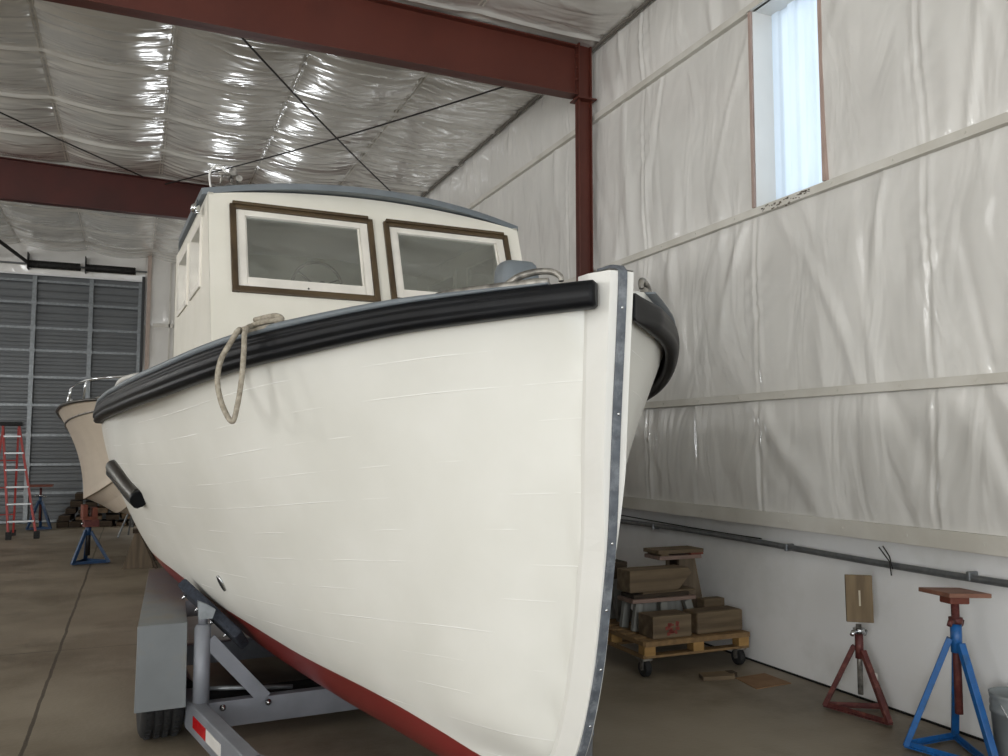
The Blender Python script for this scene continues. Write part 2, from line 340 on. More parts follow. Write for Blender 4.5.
# --- ceiling film
def ceil_height(X,Y):
    pur=np.array([-12,-9,-6.1,-4.83,-3.56,-2.29,-1.02,.25,1.55,2.82,4.2]); i=np.clip(np.searchsorted(pur,X)-1,0,len(pur)-2)
    w=pur[i+1]-pur[i]; u=(X-pur[i])/w
    jn=10.05+1.37*np.arange(-12,9)+0; k=np.clip(np.searchsorted(jn,Y)-1,0,len(jn)-2); v=(Y-jn[k])/(jn[k+1]-jn[k])
    sagu=np.sin(np.pi*u)**.8; sagv=np.abs(np.sin(np.pi*v))**.7
    nf=np.clip(np.minimum(np.abs(Y-7.5),np.abs(Y-14.2))/.55,0,1)**.8; sagu=sagu*np.where(X>2.82,.45,1.0)*(.12+.88*nf)
    H=-.035-.12*sagu*(.35+.65*sagv)-.02*(np.minimum(v,1-v)<.02)*1.0
    # ridge where the rolls lap: a fold that hangs between the purlins
    H-=nf*(.035*np.exp(-(((Y-jn[k])/.045))**2)*(.35+.65*sagu)+.035*np.exp(-(((Y-jn[k+1])/.045))**2)*(.35+.65*sagu))
    vv=np.minimum(v,1-v)
    # fold fans at the purlin nodes
    uu=np.minimum(u,1-u)
    H+=.012*np.sin((Y-jn[k])*26+uu*w*14)*np.exp(-uu*w*6)*np.exp(-v*3)
    return H
RC=np.random.RandomState(4)
CR=[]
for k_ in range(1500):
    cx=RC.uniform(-4.9,4.2); jy=10.05+1.37*RC.randint(-4,8); cy_=jy+RC.choice([-1,1])*abs(RC.normal(0,.42)) if RC.rand()<.75 else RC.uniform(5,20)
    CR.append((cx,cy_,RC.uniform(.10,.42),RC.uniform(.012,.038),RC.uniform(.004,.013)*(1 if RC.rand()<.6 else -1),RC.normal(0,.13),RC.uniform(-.25,.25)))
def creases(xs,ys,Z):
    for cx,cy_,lx,wy,a,tl,cv in CR:
        i0,i1=np.searchsorted(xs,[cx-2.2*lx,cx+2.2*lx]); j0,j1=np.searchsorted(ys,[cy_-.35,cy_+.35])
        if i1<=i0 or j1<=j0: continue
        dx=xs[i0:i1][None,:]-cx; dy=ys[j0:j1][:,None]-cy_-tl*dx-cv*dx*dx
        Z[j0:j1,i0:i1]+=a*np.exp(-(dx/lx)**2)*np.exp(-(dy/wy)**2)
for k_ in range(450): CR.append((RC.uniform(-4.9,4.15),RC.uniform(5,20),RC.uniform(.08,.25),RC.uniform(.012,.03),RC.uniform(.004,.011)*RC.choice([-1,1]),RC.uniform(-1.1,1.1),RC.uniform(-.8,.8)))
for k_ in range(160): CR.append((RC.uniform(2.6,4.1),RC.uniform(5.5,14),RC.uniform(.08,.3),RC.uniform(.014,.035),RC.uniform(.006,.016)*RC.choice([-1,1]),RC.uniform(-1.2,1.2),RC.uniform(-.8,.8)))
cb=MB()
def cpatch(xa,xb,ya,yb,dx,dy):
    xs=np.linspace(xa,xb,max(2,int((xb-xa)/dx))+1); ys=np.linspace(ya,yb,max(2,int((yb-ya)/dy))+1); Xg,Yg=np.meshgrid(xs,ys)
    Zg=roofz(Xg)+ceil_height(Xg,Yg)+.035
    if dx<.1: creases(xs,ys,Zg)
    cb.grid(np.dstack([Xg,Yg,Zg]))
cpatch(-4.83,XW,5.0,15,.04,.02); cpatch(-4.83,XW,15,YB,.06,.04); cpatch(-4.83,XW,-6,5.0,.2,.12); cpatch(-12,-4.83,-6,YB,.25,.12)
cb.cur=1; cb.add([(XL-.3,YF-.2,roofz(XL-.3)+.35),(XW+.24,YF-.2,roofz(XW)+.35),(XW+.24,YB+.3,roofz(XW)+.35),(XL-.3,YB+.3,roofz(XL-.3)+.35)],[(0,1,2,3)])
struct(cb.build('ceiling',['ceilfilm','doorp'],fix=False))
tn=5
for x in (-3.56,-2.29,-1.02,.25,1.55,2.82):      # purlin straps
    mb=MB()
    for (ya,yb) in ((7.8,13.95),(14.4,YB),(-6,7.2)):
        for dx in (-.028,.012): mb.box(x+dx,x+dx+.016,ya,yb,roofz(x)-.012,roofz(x)+.02)
    struct(mb.build('trim_%d'%tn,'batten')); tn+=1
mb=MB().box(XW-.075,XW-.045,-6,YB,roofz(XW)-.035,roofz(XW)-.01); struct(mb.build('trim_%d'%tn,mat('grey_eave_strip','#77726A',.6))); tn+=1  # grey strip along the eave
# --- back wall, left wall, front wall
mb=MB()
DX1=.09; DX0=-6.2; DT=5.13
mb.box(DX1,XW+.2,YB,YB+.2,0,6.3); mb.box(XL-.2,DX0,YB,YB+.2,0,6.3); mb.box(DX0,DX1,YB,YB+.2,DT,6.3); mb.box(DX0,DX1,YB+.18,YB+.2,0,DT)
mb.cur=1
def backfilm(xa,xb,za,zb,seed):
    xs=np.linspace(xa,xb,int((xb-xa)/.05)+2); zs=np.linspace(za,zb,int((zb-za)/.08)+2); Z,X=np.meshgrid(zs,xs,indexing='ij')
    H=fold_field(np.concatenate([X.ravel()]),np.concatenate([Z.ravel()]),za,zb,seed,2.0).reshape(X.shape)
    mb.grid([[(x,YB-.02-h,z) for h,x,z in zip(a_,b_,c_)] for a_,b_,c_ in zip(H,X,Z)])
backfilm(.12,XW,2.6,4.2,21); backfilm(.12,XW,4.2,5.7,22); backfilm(DX0,.12,DT+.03,5.85,23)
mb.cur=2; mb.box(.3,XW,YB-.03,YB,0,2.6); mb.box(.12,.3,YB-.03,YB,0,2.6)
struct(mb.build('wall_back',['liner','wallfilm','liner'],fix=False))
mb=MB().box(.16,.24,YB-.12,YB-.02,0,6.0); struct(mb.build('trim_%d'%tn,mat('pale_door_jamb','#B9A79C',.5))); tn+=1
mb=MB()
for x in (.62,.72,1.9): mb.box(x,x+.03,YB-.07,YB-.02,.0,5.7)
for z in (2.6,4.2): mb.box(.3,XW,YB-.07,YB-.02,z-.04,z+.04)
struct(mb.build('trim_%d'%tn,'batten')); tn+=1
struct(MB().box(XL-.2,XL,YF,YB,0,6.4).build('wall_left','liner'))
# front wall with two added, unseen bay door openings behind the camera
OX0,OX1,OZ=-9.4,-6.4,3.8
mb=MB(); mb.box(XL-.2,OX0,YF-.2,YF,0,6.4); mb.box(OX1,-2.2,YF-.2,YF,0,6.4); mb.box(3.8,XW+.24,YF-.2,YF,0,6.4); mb.box(-2.2,3.8,YF-.2,YF,4.4,6.4); mb.box(OX0,OX1,YF-.2,YF,OZ,6.4)
struct(mb.build('wall_front','liner'))
# --- sectional door
dr=bpy.data.objects.new('door_1',None); COL.objects.link(dr); dr.location=(DX1,YB,0); struct(dr)
mb=MB(); zs=[0]; 
NZ=int(DT/.012); prof=[]
for i in range(NZ+1):
    z=DT*i/NZ; prof.append((.004*math.tanh(3*math.sin(2*math.pi*z/.155)),z))
mb.grid([[(x,-.02+p_,z) for x in (DX0-DX1,0)] for p_,z in prof],smooth=False)
mb.build('door_panel','doorp',dr,fix=False)
mb=MB()
z=.6
for z in (.05,.62,1.2,1.8,2.42,3.0,3.55,4.02,4.54,5.0):
    mb.box(DX0-DX1,-.02,-.085,-.03,z-.025,z+.025); 
mb.build('door_strut','galv',dr)
for x in (-2.08,-1.015,-.055,-3.1,-4.1,-5.1):
    mb=MB().box(x-.04,x+.04,-.115,-.03,.02,DT-.03)
    for z in (.62,1.2,1.8,2.42,3.0,3.55,4.02,4.54): mb.box(x-.05,x+.05,-.125,-.11,z-.05,z+.05)
    mb.build('door_stile','galv',dr)
mb=MB().box(-.03,.03,-.14,-.0,0,DT+.1); mb.build('door_track',mat('dark_track','#2B2B2C',.5),dr)
mb=MB().tube([(-6,-.22,5.32),(0.06,-.22,5.32)],.02); mb.build('spring_shaft','galv',dr)
for (xa,xb) in ((-2.2,-1.24),(-1.13,-.17),(-4.6,-3.6)):
    pts=[];n=60
    for i in range(n*6+1):
        t=i/(n*6); a=2*math.pi*n*t*.5; pts.append((xa+(xb-xa)*t,-.22+.07*math.cos(a),5.32+.07*math.sin(a)))
    mb=MB().tube([(xa,-.22,5.32),(xb,-.22,5.32)],.075,16); mb.tube(pts,.014,5,cap=False); mb.box(xa-.02,xa,-.3,-.02,5.22,5.55); mb.build('torsion_spring','springs',dr)
# ceiling-hung door track and opener bits at far left
mb=MB(); mb.bar((-2.75,YB-.1,5.45),(-2.9,14.5,5.65),.05,.06); mb.bar((-2.1,YB-.3,5.32),(-2.9,YB-2.2,5.72),.05,.05); mb.build('door_track','cable',dr).matrix_parent_inverse=Matrix.Translation((-DX1,-YB,0))
# --- rigid steel frames
def frame(y,label,mk):
    r=thing('steel_frame',label,'steel frame',(4.05,y,0),group=None)
    f=lambda x,yy,z:(x-4.05,yy,z)
    mb=MB(); X0,X1=3.975,4.12
    mb.box(X0-4.05,X0-4.05+.012,-.045,.045,0,5.62); mb.box(X1-4.05-.012,X1-4.05,-.045,.045,0,5.62); mb.box(X0-4.05,X1-4.05,-.005,.005,0,5.62)
    mb.box(X0-4.09,X1-4.03,-.12,.12,0,.02)
    mb.build('column',mk,r)
    # tapered rafter
    mb=MB(); xs=[3.95,-4,-11.9]; 
    def top(x): return roofz(x)-.035
    def bot(x): return 5.065+.013*(4-x) if x>-4 else 5.169+.02*(-4-x)
    for i in range(2):
        a,c=xs[i],xs[i+1]
        for (hz,yw,t0,t1) in ((top,.075,-.014,0),(bot,.075,0,.014)):
            mb.add([(a-4.05,-yw,hz(a)+t0),(c-4.05,-yw,hz(c)+t0),(c-4.05,yw,hz(c)+t0),(a-4.05,yw,hz(a)+t0),(a-4.05,-yw,hz(a)+t1),(c-4.05,-yw,hz(c)+t1),(c-4.05,yw,hz(c)+t1),(a-4.05,yw,hz(a)+t1)],[(0,1,2,3),(4,5,6,7),(0,1,5,4),(1,2,6,5),(2,3,7,6),(3,0,4,7)])
        mb.add([(a-4.05,-.006,bot(a)),(c-4.05,-.006,bot(c)),(c-4.05,-.006,top(c)),(a-4.05,-.006,top(a)),(a-4.05,.006,bot(a)),(c-4.05,.006,bot(c)),(c-4.05,.006,top(c)),(a-4.05,.006,top(a))],[(0,1,2,3),(4,5,6,7),(0,1,5,4),(1,2,6,5),(2,3,7,6),(3,0,4,7)])
    mb.build('rafter',mk,r)
    mb=MB(); mb.box(3.96-4.05,3.975-4.05,-.07,.07,5.05,5.6); mb.box(3.94-4.05,4.15-4.05,-.09,.09,5.03,5.045)
    for zz in (5.1,5.22,5.34,5.46,5.56):
        for yy in (-.06,.06): mb.box(-.122,-.11,yy-.012,yy+.012,zz-.012,zz+.012)
    mb.build('connection_plate',mk,r)
    return r
frame(7.5,'dark red steel column and roof beam above the wheelhouse, nearest the camera','redsteel')
frame(14.2,'farther dark red roof beam crossing behind the wheelhouse at upper left','darkredsteel')
# --- diagonal brace cables under the roof
def cable(a,c,label):
    a=Vector(a);c=Vector(c); mb=MB(); n=20
    mb.tube([a+(c-a)*i/n+Vector((0,0,-.06*math.sin(math.pi*i/n))) for i in range(n+1)],.011,6)
    return tag(mb.build('brace_cable','cable'),label,'cable')
cable((.37,7.62,5.5),(4.12,13.7,5.5),'dark brace cable running down to the wheelhouse roof under the ceiling')
cable((3.98,7.65,5.46),(.32,14.0,5.57),'dark brace cable rising to the right from the far roof beam')
cable((-4.2,7.62,5.5),(.0,13.9,5.62),'dark brace cable crossing the ceiling at far left')
# --- conduit along the liner
mb=MB(); pts=[(4.24,y,.885+.012*math.sin(y*1.3)) for y in np.linspace(-5.8,12,60)]
mb.tube(pts,.021,10); 
cd=tag(mb.build('wall_conduit','conduit'),'grey metal conduit running along the lower white wall','conduit')
mb=MB(); mb.tube([(4.255,y,.935+.02*math.sin(y*.9)) for y in np.linspace(5.2,12,30)],.005,6); mb.tube([(4.2,3.95,.86),(4.22,3.99,.93),(4.2,4.02,.99)],.004,5); mb.tube([(4.2,4.05,.98),(4.21,3.98,.90),(4.2,3.96,.82)],.004,5)
mb.build('loose_wire','cable',cd)
for y in (3.45,4.9,6.6,8.3):
    MB().box(4.212,4.285,y-.012,y+.012,.86,.91).build('coupling','conduit',cd,bevel=.006)
# --- dirt streak below the panel is part of the batten: small debris
mb=MB()
for i in range(45):
    y=random.uniform(4.5,5.05); z=3.325-abs(random.gauss(0,.02)); s_=random.uniform(.003,.009); mb.box(XW-.055,XW-.046,y-s_,y+s_,z-s_*.5,z+s_*.5)
struct(mb.build('trim_%d'%tn,mat('dirt_on_batten','#6D655A',.9))); tn+=1
def pchip(xs,ys,x):
    xs=np.array(xs,float);ys=np.array(ys,float);h=np.diff(xs);d=np.diff(ys)/h
    m=np.zeros(len(xs));m[0]=d[0];m[-1]=d[-1]
    for i in range(1,len(xs)-1):
        m[i]=0 if d[i-1]*d[i]<=0 else (h[i-1]+h[i])*3/((2*h[i]+h[i-1])/d[i-1]+(h[i]+2*h[i-1])/d[i])
    x=np.clip(x,xs[0],xs[-1]);i=np.clip(np.searchsorted(xs,x)-1,0,len(xs)-2)
    t=(x-xs[i])/h[i]
    return (2*t**3-3*t**2+1)*ys[i]+(t**3-2*t**2+t)*h[i]*m[i]+(-2*t**3+3*t**2)*ys[i+1]+(t**3-t**2)*h[i]*m[i+1]
SL=7.2
def sheer_z(s): return pchip([0,.24,.52,.88,1.12,1.43,1.93,2.7,3.6,5,7.2],[2.135,2.115,2.09,2.05,2.022,1.979,1.92,1.882,1.872,1.88,1.93],s)
def sheer_b(s): return pchip([0,.12,.25,.5,.75,1,1.25,1.5,2,2.5,3,4,5,6,7.2],[.062,.19,.322,.555,.745,.91,1.05,1.155,1.305,1.385,1.43,1.46,1.46,1.42,1.3],s)
def stem_s(z): return pchip([.2,.25,.36,.45,.57,.67,.88,1.1,1.27,1.42,1.775,2.145],[1.2,.75,.45,.335,.25,.205,.138,.094,.062,.044,.014,-.02],z)
def keel_z(s): return pchip([.7,1.2,2,3,7.2],[.27,.25,.236,.23,.23],s)
SS=[.5,1,1.5,2,3,4,5.5,7.2]
ZZ=[.45,.6,.8,1.1,1.5,1.8]
T=[[.13,.27,.38,.49,.62,.68,.68,.6],
   [.17,.34,.49,.61,.78,.87,.87,.8],
   [.21,.42,.60,.75,.97,1.07,1.07,.98],
   [.265,.52,.74,.90,1.13,1.245,1.22,1.12],
   [.345,.67,.93,1.105,1.31,1.395,1.38,1.24],
   [.43,.80,1.07,1.225,1.385,1.445,1.44,1.28]]
def rab_s(z): return stem_s(z)+.105
def rab_b(z): return float(np.interp(z,[.3,1.3,1.55,2.2],[.045,.05,.062,.075]))
def lvl(k,s):
    z=ZZ[k];r=float(rab_s(z))
    xs=[r]+[q for q in SS if q>r+.06];ys=[rab_b(z)]+[v for q,v in zip(SS,T[k]) if q>r+.06]
    return float(pchip(xs,ys,s))
def hull_b(s,z):
    shz=float(sheer_z(s));shb=float(max(sheer_b(s),rab_b(shz)))
    zs=list(ZZ)+[max(shz,1.84)];bs=[lvl(k,s) for k in range(6)]+[shb]
    if z>=.45: return float(pchip(zs,bs,z))
    zk=float(keel_z(max(s,.7)));t=max(0,(z-zk)/(.45-zk))
    return .035+(bs[0]-.035)*t**.45
# ================================================================== BOAT (local frame: x port, y aft, z up; origin under the stem)
BD=math.radians(2.7)
boat=thing('work_boat','white wooden cabin boat with black rubbing rail and red bottom, on the trailer','boat',(1.445,2.446,0),BD)
def waterline(s): return float(pchip([.3,.6,.74,.91,1.27,2,2.66,3.4,4.5,7.2],[.385,.405,.425,.475,.535,.60,.705,.85,.92,.94],s))
NQ,NT=110,60
qs=[SL*(i/NQ)**1.35 for i in range(NQ+1)]
hull=MB(); uvs=[]; wl=[]
def hull_grid(sg):
    P=[];U=[]
    zk0=.26
    for q in qs:
        row=[];ur=[]
        for j in range(NT+1):
            t=j/NT; t=t**1.15
            z0=zk0+(2.135-zk0)*t; sr=float(rab_s(max(z0,.25)))
            s=sr+q*(SL-sr)/SL
            zk=float(keel_z(s)) ; z=zk+(float(sheer_z(s))-zk)*t
            b=hull_b(s,z) if q>0 else rab_b(z)
            row.append((sg*b,s,z)); ur.append((s,t*15.0))
        P.append(row);U.append(ur)
    return P,U
for sg in (-1,1):
    P,U=hull_grid(sg); hull.grid(P); uvs+=[u for r in U for u in r]; wl+=[v[2]-waterline(v[1]) for r in P for v in r]
# transom
Pt=[];
ztr=[.23+(1.93-.23)*(j/20) for j in range(21)]
n0=len(hull.v)
hull.grid([[( f*hull_b(SL,z),SL,z) for f in (-1,-.5,0,.5,1)] for z in ztr],smooth=False); uvs+=[(0,0)]*(21*5); wl+=[z-.94 for z in ztr for _ in range(5)]
# keel bottom
kb=[[(x,s,float(keel_z(s))) for x in (-.035,.035)] for s in np.linspace(.8,SL,30)]
hull.grid(kb,smooth=False); uvs+=[(0,0)]*60; wl+=[-1]*60
ho=hull.build('hull','hull',boat,fix=False)
me=ho.data; at=me.attributes.new('waterline','FLOAT','POINT'); at.data.foreach_set('value',wl)
ul=me.uv_layers.new(name='UVMap'); arr=[]
for lp in me.loops: arr+=list(uvs[lp.vertex_index])
ul.data.foreach_set('uv',arr)
# stem timber
def stem_section(z):
    s0=float(stem_s(z)); w=float(np.interp(z,[.3,1.25,1.5,2.2],[.022,.022,.043,.046])); bk=rab_b(z)+.002
    sh=.035 if z<1.2 else .035
    return [(-bk,s0+.15,z),(-bk,s0+.085,z),(-w-.004,s0+.012,z),(-w,s0,z),(w,s0,z),(w+.004,s0+.012,z),(bk,s0+.085,z),(bk,s0+.15,z)]
mb=MB(); zz=list(np.linspace(.30,2.165,50)); mb.grid([stem_section(z) for z in zz],smooth=False)
tops=stem_section(2.165); tops=[(x,y,2.165+.012*(1-abs(x)/.08)) for x,y,z in tops]; mb.add(tops,[tuple(range(8))])
sto=mb.build('stem','paint',boat,fix=False)
stm=bpy.data.materials['white_hull_paint']
# forefoot / keel timber (red)
mb=MB(); pr=[]
for s in np.linspace(.0,1,26):
    z=.45-.2*s; ss=float(stem_s(z)); pr.append([(-.028,ss-.012,z),(-.05,ss+.16,z+.01),(.05,ss+.16,z+.01),(.028,ss-.012,z)])
mb.grid(pr,smooth=False); mb.box(-.04,.04,.75,SL-.1,.225,.262); mb.build('keel','red',boat,fix=False)
# metal band down the stem with screws
mb=MB(); r=[]
for z in np.linspace(.32,2.165,60):
    s0=float(stem_s(z)); wob=.0015*math.sin(z*7); r.append([(-.016+wob,s0-.001,z),(-.014+wob,s0-.010,z),(.014+wob,s0-.010,z),(.016+wob,s0-.001,z)])
for k in range(1,8):
    a=k/7; r.append([(-.016,-.021+.13*a,2.165+.018*math.sin(min(1,a*2)*math.pi/2)-.0),(-.014,-.031+.14*a,2.178+.016*math.sin(min(1,a*2)*math.pi/2)),(.014,-.031+.14*a,2.178+.016*math.sin(min(1,a*2)*math.pi/2)),(.016,-.021+.13*a,2.165+.018*math.sin(min(1,a*2)*math.pi/2))])
mb.grid(r,smooth=False); bandob=mb.build('stem_band','band',boat)
for z in (2.045,1.70,1.28,1.06,.86,.66):
    MB().ball((.002*math.sin(z*9),float(stem_s(z))-.011,z),.0055,10,6,(1,.5,1)).build('screw','steel',bandob)
# guard rails and cap rails
def sweep(sg,prof,s0,s1,name,mk,n=120,par=boat,round0=True,dz=0):
    rows=[];ss=[s0+(s1-s0)*(i/n)**1.7 for i in range(n+1)]
    for i,s in enumerate(ss):
        b=float(sheer_b(s)); z=float(sheer_z(s))-dz*math.exp(-(s/.35)**2); db=(float(sheer_b(s+.02))-float(sheer_b(max(0,s-.02))))/(.02+min(s,.02)); L_=math.hypot(1,db)
        nx,ny=1/L_,-db/L_
        pf=prof(s)
        e=1.0
        if round0:
            d=(s-s0)*L_; 
            if d<.012: e=math.sqrt(max(0.3,1-(1-d/.012)**2))
        zc=z-.05
        tp_=min(1,max(.05,(s/.16))) if (sg>0 and round0) else 1
        pf=[(o*tp_ if o>0 else o,h) for o,h in pf]
        rows.append([(sg*(b+nx*o*(.25+.75*e if o>.0 else 1)),s+ny*o*(.25+.75*e if o>.0 else 1),zc+(z+h-zc)*(.55+.45*e)) for o,h in pf])
    m_=MB().grid(rows,wrap=True); c=len(rows[0]); m_.add(rows[0],[tuple(range(c))]); m_.add(rows[-1],[tuple(range(c))]); return m_.build(name,mk,par)
def gprof(s):
    H=float(np.interp(s,[0,.5,.9,1.4,3],[.092,.10,.113,.12,.112])); Wd=.043
    out=[(-.01,0.0)]
    for k in range(0,25):
        t=k/24; a=math.pi*t; o=.006+Wd*math.sin(a)**.55; h=-H/2+H/2*math.cos(a)
        # two flutes that deepen aft, as on a bundle of mouldings
        f=.009*min(1,max(.1,s/.9)); o-=f*math.exp(-((t-.36)/.035)**2)+f*math.exp(-((t-.64)/.035)**2)
        out.append((o,h))
    out.append((-.01,-H)); return out
for sg in (-1,1):
    sweep(sg,gprof,.012 if sg<0 else .002,SL,'rub_rail','guard',dz=0 if sg<0 else .032)
    def cprof(s):
        h=float(np.interp(s,[0,.15,.5,1,7],[.003,.008,.022,.028,.03])); return [(-.09,0),(-.09,h),(.02,h),(.034,h*.7),(.036,0)]
    sweep(sg,cprof,.12,SL,'cap_rail','grey',round0=False)
# deck (grey)
mb=MB(); rows=[]
for s in np.linspace(.15,2.6,30): 
    b=float(sheer_b(s)); z=float(sheer_z(s)); rows.append([(f*b,s,z-.02+.03*(1-f*f)) for f in np.linspace(-1,1,9)])
mb.grid(rows)
for sg in (-1,1):
    rows=[]
    for s in np.linspace(2.6,SL,30):
        b=float(sheer_b(s)); z=float(sheer_z(s)); rows.append([(sg*b,s,z-.02),(sg*.98,s,z-.01)])
    mb.grid(rows)
mb.build('deck','grey',boat)
# --- wheelhouse
WB=.062; HW=1.015; RK=.36
ws=lambda z: 2.55+RK*(z-2.1)
wh=bpy.data.objects.new('wheelhouse',None); COL.objects.link(wh); wh.parent=boat
def camb(x): return 3.072+.098*(1-((x-WB)/1.04)**2)     # underside of roof
def panel(xs,zs,holes,top,P,th,N):
    """sheet with rectangular holes; P(u,v)->3d ; N offset for thickness; top(u) upper edge"""
    m_=MB(); xs=sorted(set(xs)); zs=sorted(set(zs))
    def q(i,j):
        v=zs[j] if j<len(zs)-1 else None
        return (xs[i],v if v is not None else top(xs[i]))
    cells=set()
    for i in range(len(xs)-1):
        for j in range(len(zs)-1):
            cx=(xs[i]+xs[i+1])/2; cz=(zs[j]+zs[j+1])/2
            if not any(h[0]<cx<h[1] and h[2]<cz<h[3] for h in holes): cells.add((i,j))
    def p3(u,v,k): a=Vector(P(u,v)); return a+Vector(N)*k
    for (i,j) in cells:
        c=[q(i,j),q(i+1,j),q(i+1,j+1),q(i,j+1)]
        m_.add([p3(*a,0) for a in c],[(0,1,2,3)]); m_.add([p3(*a,th) for a in c],[(3,2,1,0)])
        for (a,b_,ni,nj) in ((0,1,i,j-1),(1,2,i+1,j),(2,3,i,j+1),(3,0,i-1,j)):
            if (ni,nj) not in cells: m_.add([p3(*c[a],0),p3(*c[b_],0),p3(*c[b_],th),p3(*c[a],th)],[(0,1,2,3)])
    return m_
# windows (outer brown trim), measured on the raked front: x0,x1 bottom/top, z0,z1
WINS=[(-.835,.037,2.463,3.025),(.108,.985,2.463,3.022)]
TR=.038; SASH=.055
xs=list(np.linspace(WB-HW,WB+HW,17))+[WINS[0][0]+TR,WINS[0][1]-TR,WINS[1][0]+TR,WINS[1][1]-TR]
holes=[(w[0]+TR,w[1]-TR,w[2]+TR,w[3]-TR) for w in WINS]
zs=[1.9,2.2]+[holes[0][2],2.75,holes[0][3]]+[3.1]
holes=[(h[0],h[1],holes[0][2],holes[0][3]) for h in holes]
front=panel(xs,zs,holes,camb,lambda u,v:(u,ws(v),v),.03,(0,1,-.0))
front.build('front_wall','cabinpaint',wh)
nrm=Vector((0,-1,RK)).normalized(); dwn=Vector((0,RK,1)).normalized()
def fp(x,z,o=0): return Vector((x,ws(z),z))+nrm*o
def fbar(m_,x0,z0,x1,z1,o0,o1):       # box on the raked front between two corners, offsets along the normal
    c=[fp(x0,z0,o0),fp(x1,z0,o0),fp(x1,z1,o0),fp(x0,z1,o0),fp(x0,z0,o1),fp(x1,z0,o1),fp(x1,z1,o1),fp(x0,z1,o1)]
    m_.add(c,[(0,1,2,3),(7,6,5,4),(0,4,5,1),(1,5,6,2),(2,6,7,3),(3,7,4,0)])
for (x0,x1,z0,z1) in WINS:
    m_=MB(); t=.036
    fbar(m_,x0,z0,x0+t,z1-.008,0,.022); m_.cur=0; fbar(m_,x1-t,z0,x1,z1-.008,0,.022)
    m_.cur=1; fbar(m_,x0+t,z0,x1-t,z0+t,0,.020); fbar(m_,x0+.012,z1-t,x1-.012,z1-.012,0,.022); fbar(m_,x0+.015,z1-.014,x1-.03,z1+.004,0,.034)
    tr=m_.build('window_trim',['varnishz','varnish'],wh,bevel=.003)
    a0,a1,b0,b1=x0+t,x1-t,z0+t,z1-t; m_=MB(); s_=.05
    fbar(m_,a0,b0,a0+s_,b1,-.02,.008); fbar(m_,a1-s_,b0,a1,b1,-.02,.008); fbar(m_,a0+s_,b0,a1-s_,b0+.062,-.02,.008); fbar(m_,a0+s_,b1-.035,a1-s_,b1,-.02,.008)
    fbar(m_,a0+s_,b0+.062,a0+s_+.012,b1-.035,-.022,-.004); fbar(m_,a1-s_-.012,b0+.062,a1-s_,b1-.035,-.022,-.004)
    m_.build('sash','creampaint',wh,bevel=.003)
    m_=MB(); fbar(m_,a0+s_-.005,b0+.057,a1-s_+.005,b1-.03,-.016,-.011); m_.build('window_pane','glass',wh)
    MB().ball(fp((a0+a1)/2,b0+.015,.01),.006,8,5).build('screw','brass',wh)
# side walls with two windows each
SE=4.85
for sg in (-1,1):
    X=WB+sg*HW
    wins=[(3.14,3.72,2.56,2.99),(3.90,4.55,2.56,2.99)]
    top=lambda y: 3.085
    P_=lambda u,v:(X,u,v)
    ys=[2.9,3.0]+[w[k] for w in wins for k in (0,1)]+[4.7,SE]; zs=[1.9,2.56,2.99,3.1]
    m_=panel(ys,zs,wins,top,P_,.03,(-sg,0,0))
    # wedge between raked front and first station
    m_.prism([(ws(1.9)+.025,1.9),(2.9,1.9),(2.9,3.085),(ws(3.085)+.0,3.085)],lambda u,v:(X,u,v),lambda u,v:(X-sg*.03,u,v))
    m_.build('side_wall','cabinpaint',wh)
    for (y0,y1,z0,z1) in wins:
        m_=MB(); o0,o1=sorted((X+sg*.012,X-sg*.045)); t=.04
        for (a,b_,c,d) in ((y0,y0+t,z0,z1),(y1-t,y1,z0,z1),(y0+t,y1-t,z0,z0+t),(y0+t,y1-t,z1-t,z1)): m_.box(o0,o1,a,b_,c,d)
        pass
        m_.build('side_sash','creampaint',wh,bevel=.003)
        m_=MB(); g0,g1=sorted((X-sg*.026,X-sg*.031)); m_.box(g0,g1,y0+t,y1-t,z0+t,z1-t); m_.build('window_pane','glass',wh)
# after bulkhead, with doorway and two ports, and cabin sole
hs=[(-.75,-.1,2.3,2.92),(.1,.78,1.9,2.95)]
m_=panel(list(np.linspace(WB-HW+.03,WB+HW-.03,9))+[h[k] for h in hs for k in (0,1)],[1.9,2.3,2.92,2.95,3.1],hs,camb,lambda u,v:(u,SE-.03,v),.03,(0,1,0))
m_.build('after_bulkhead','interior',wh)
MB().box(WB-HW+.03,WB+HW-.03,2.75,SE-.03,1.88,1.9).build('cabin_sole','interior',wh)
# steering wheel and console inside
m_=MB(); m_.box(-.55,.2,3.15,3.3,1.9,2.35); m_.build('console','interior',wh,bevel=.01)
m_=MB(); ce=Vector((-.18,3.4,2.66)); m_.tube([ce+Vector((.17*math.cos(a),0,.17*math.sin(a))) for a in np.linspace(0,2*math.pi,28,endpoint=False)],.011,8,closed=True)
for k in range(3): a=k*2.094+.4; m_.bar(ce,ce+Vector((.17*math.cos(a),0,.17*math.sin(a))),.02,.008)
m_.tube([ce,ce+Vector((0,-.15,0))],.02); m_.bar(ce+Vector((0,-.12,0)),(ce.x,3.25,2.34),.05,.05); m_.build('steering_wheel','cable',wh)
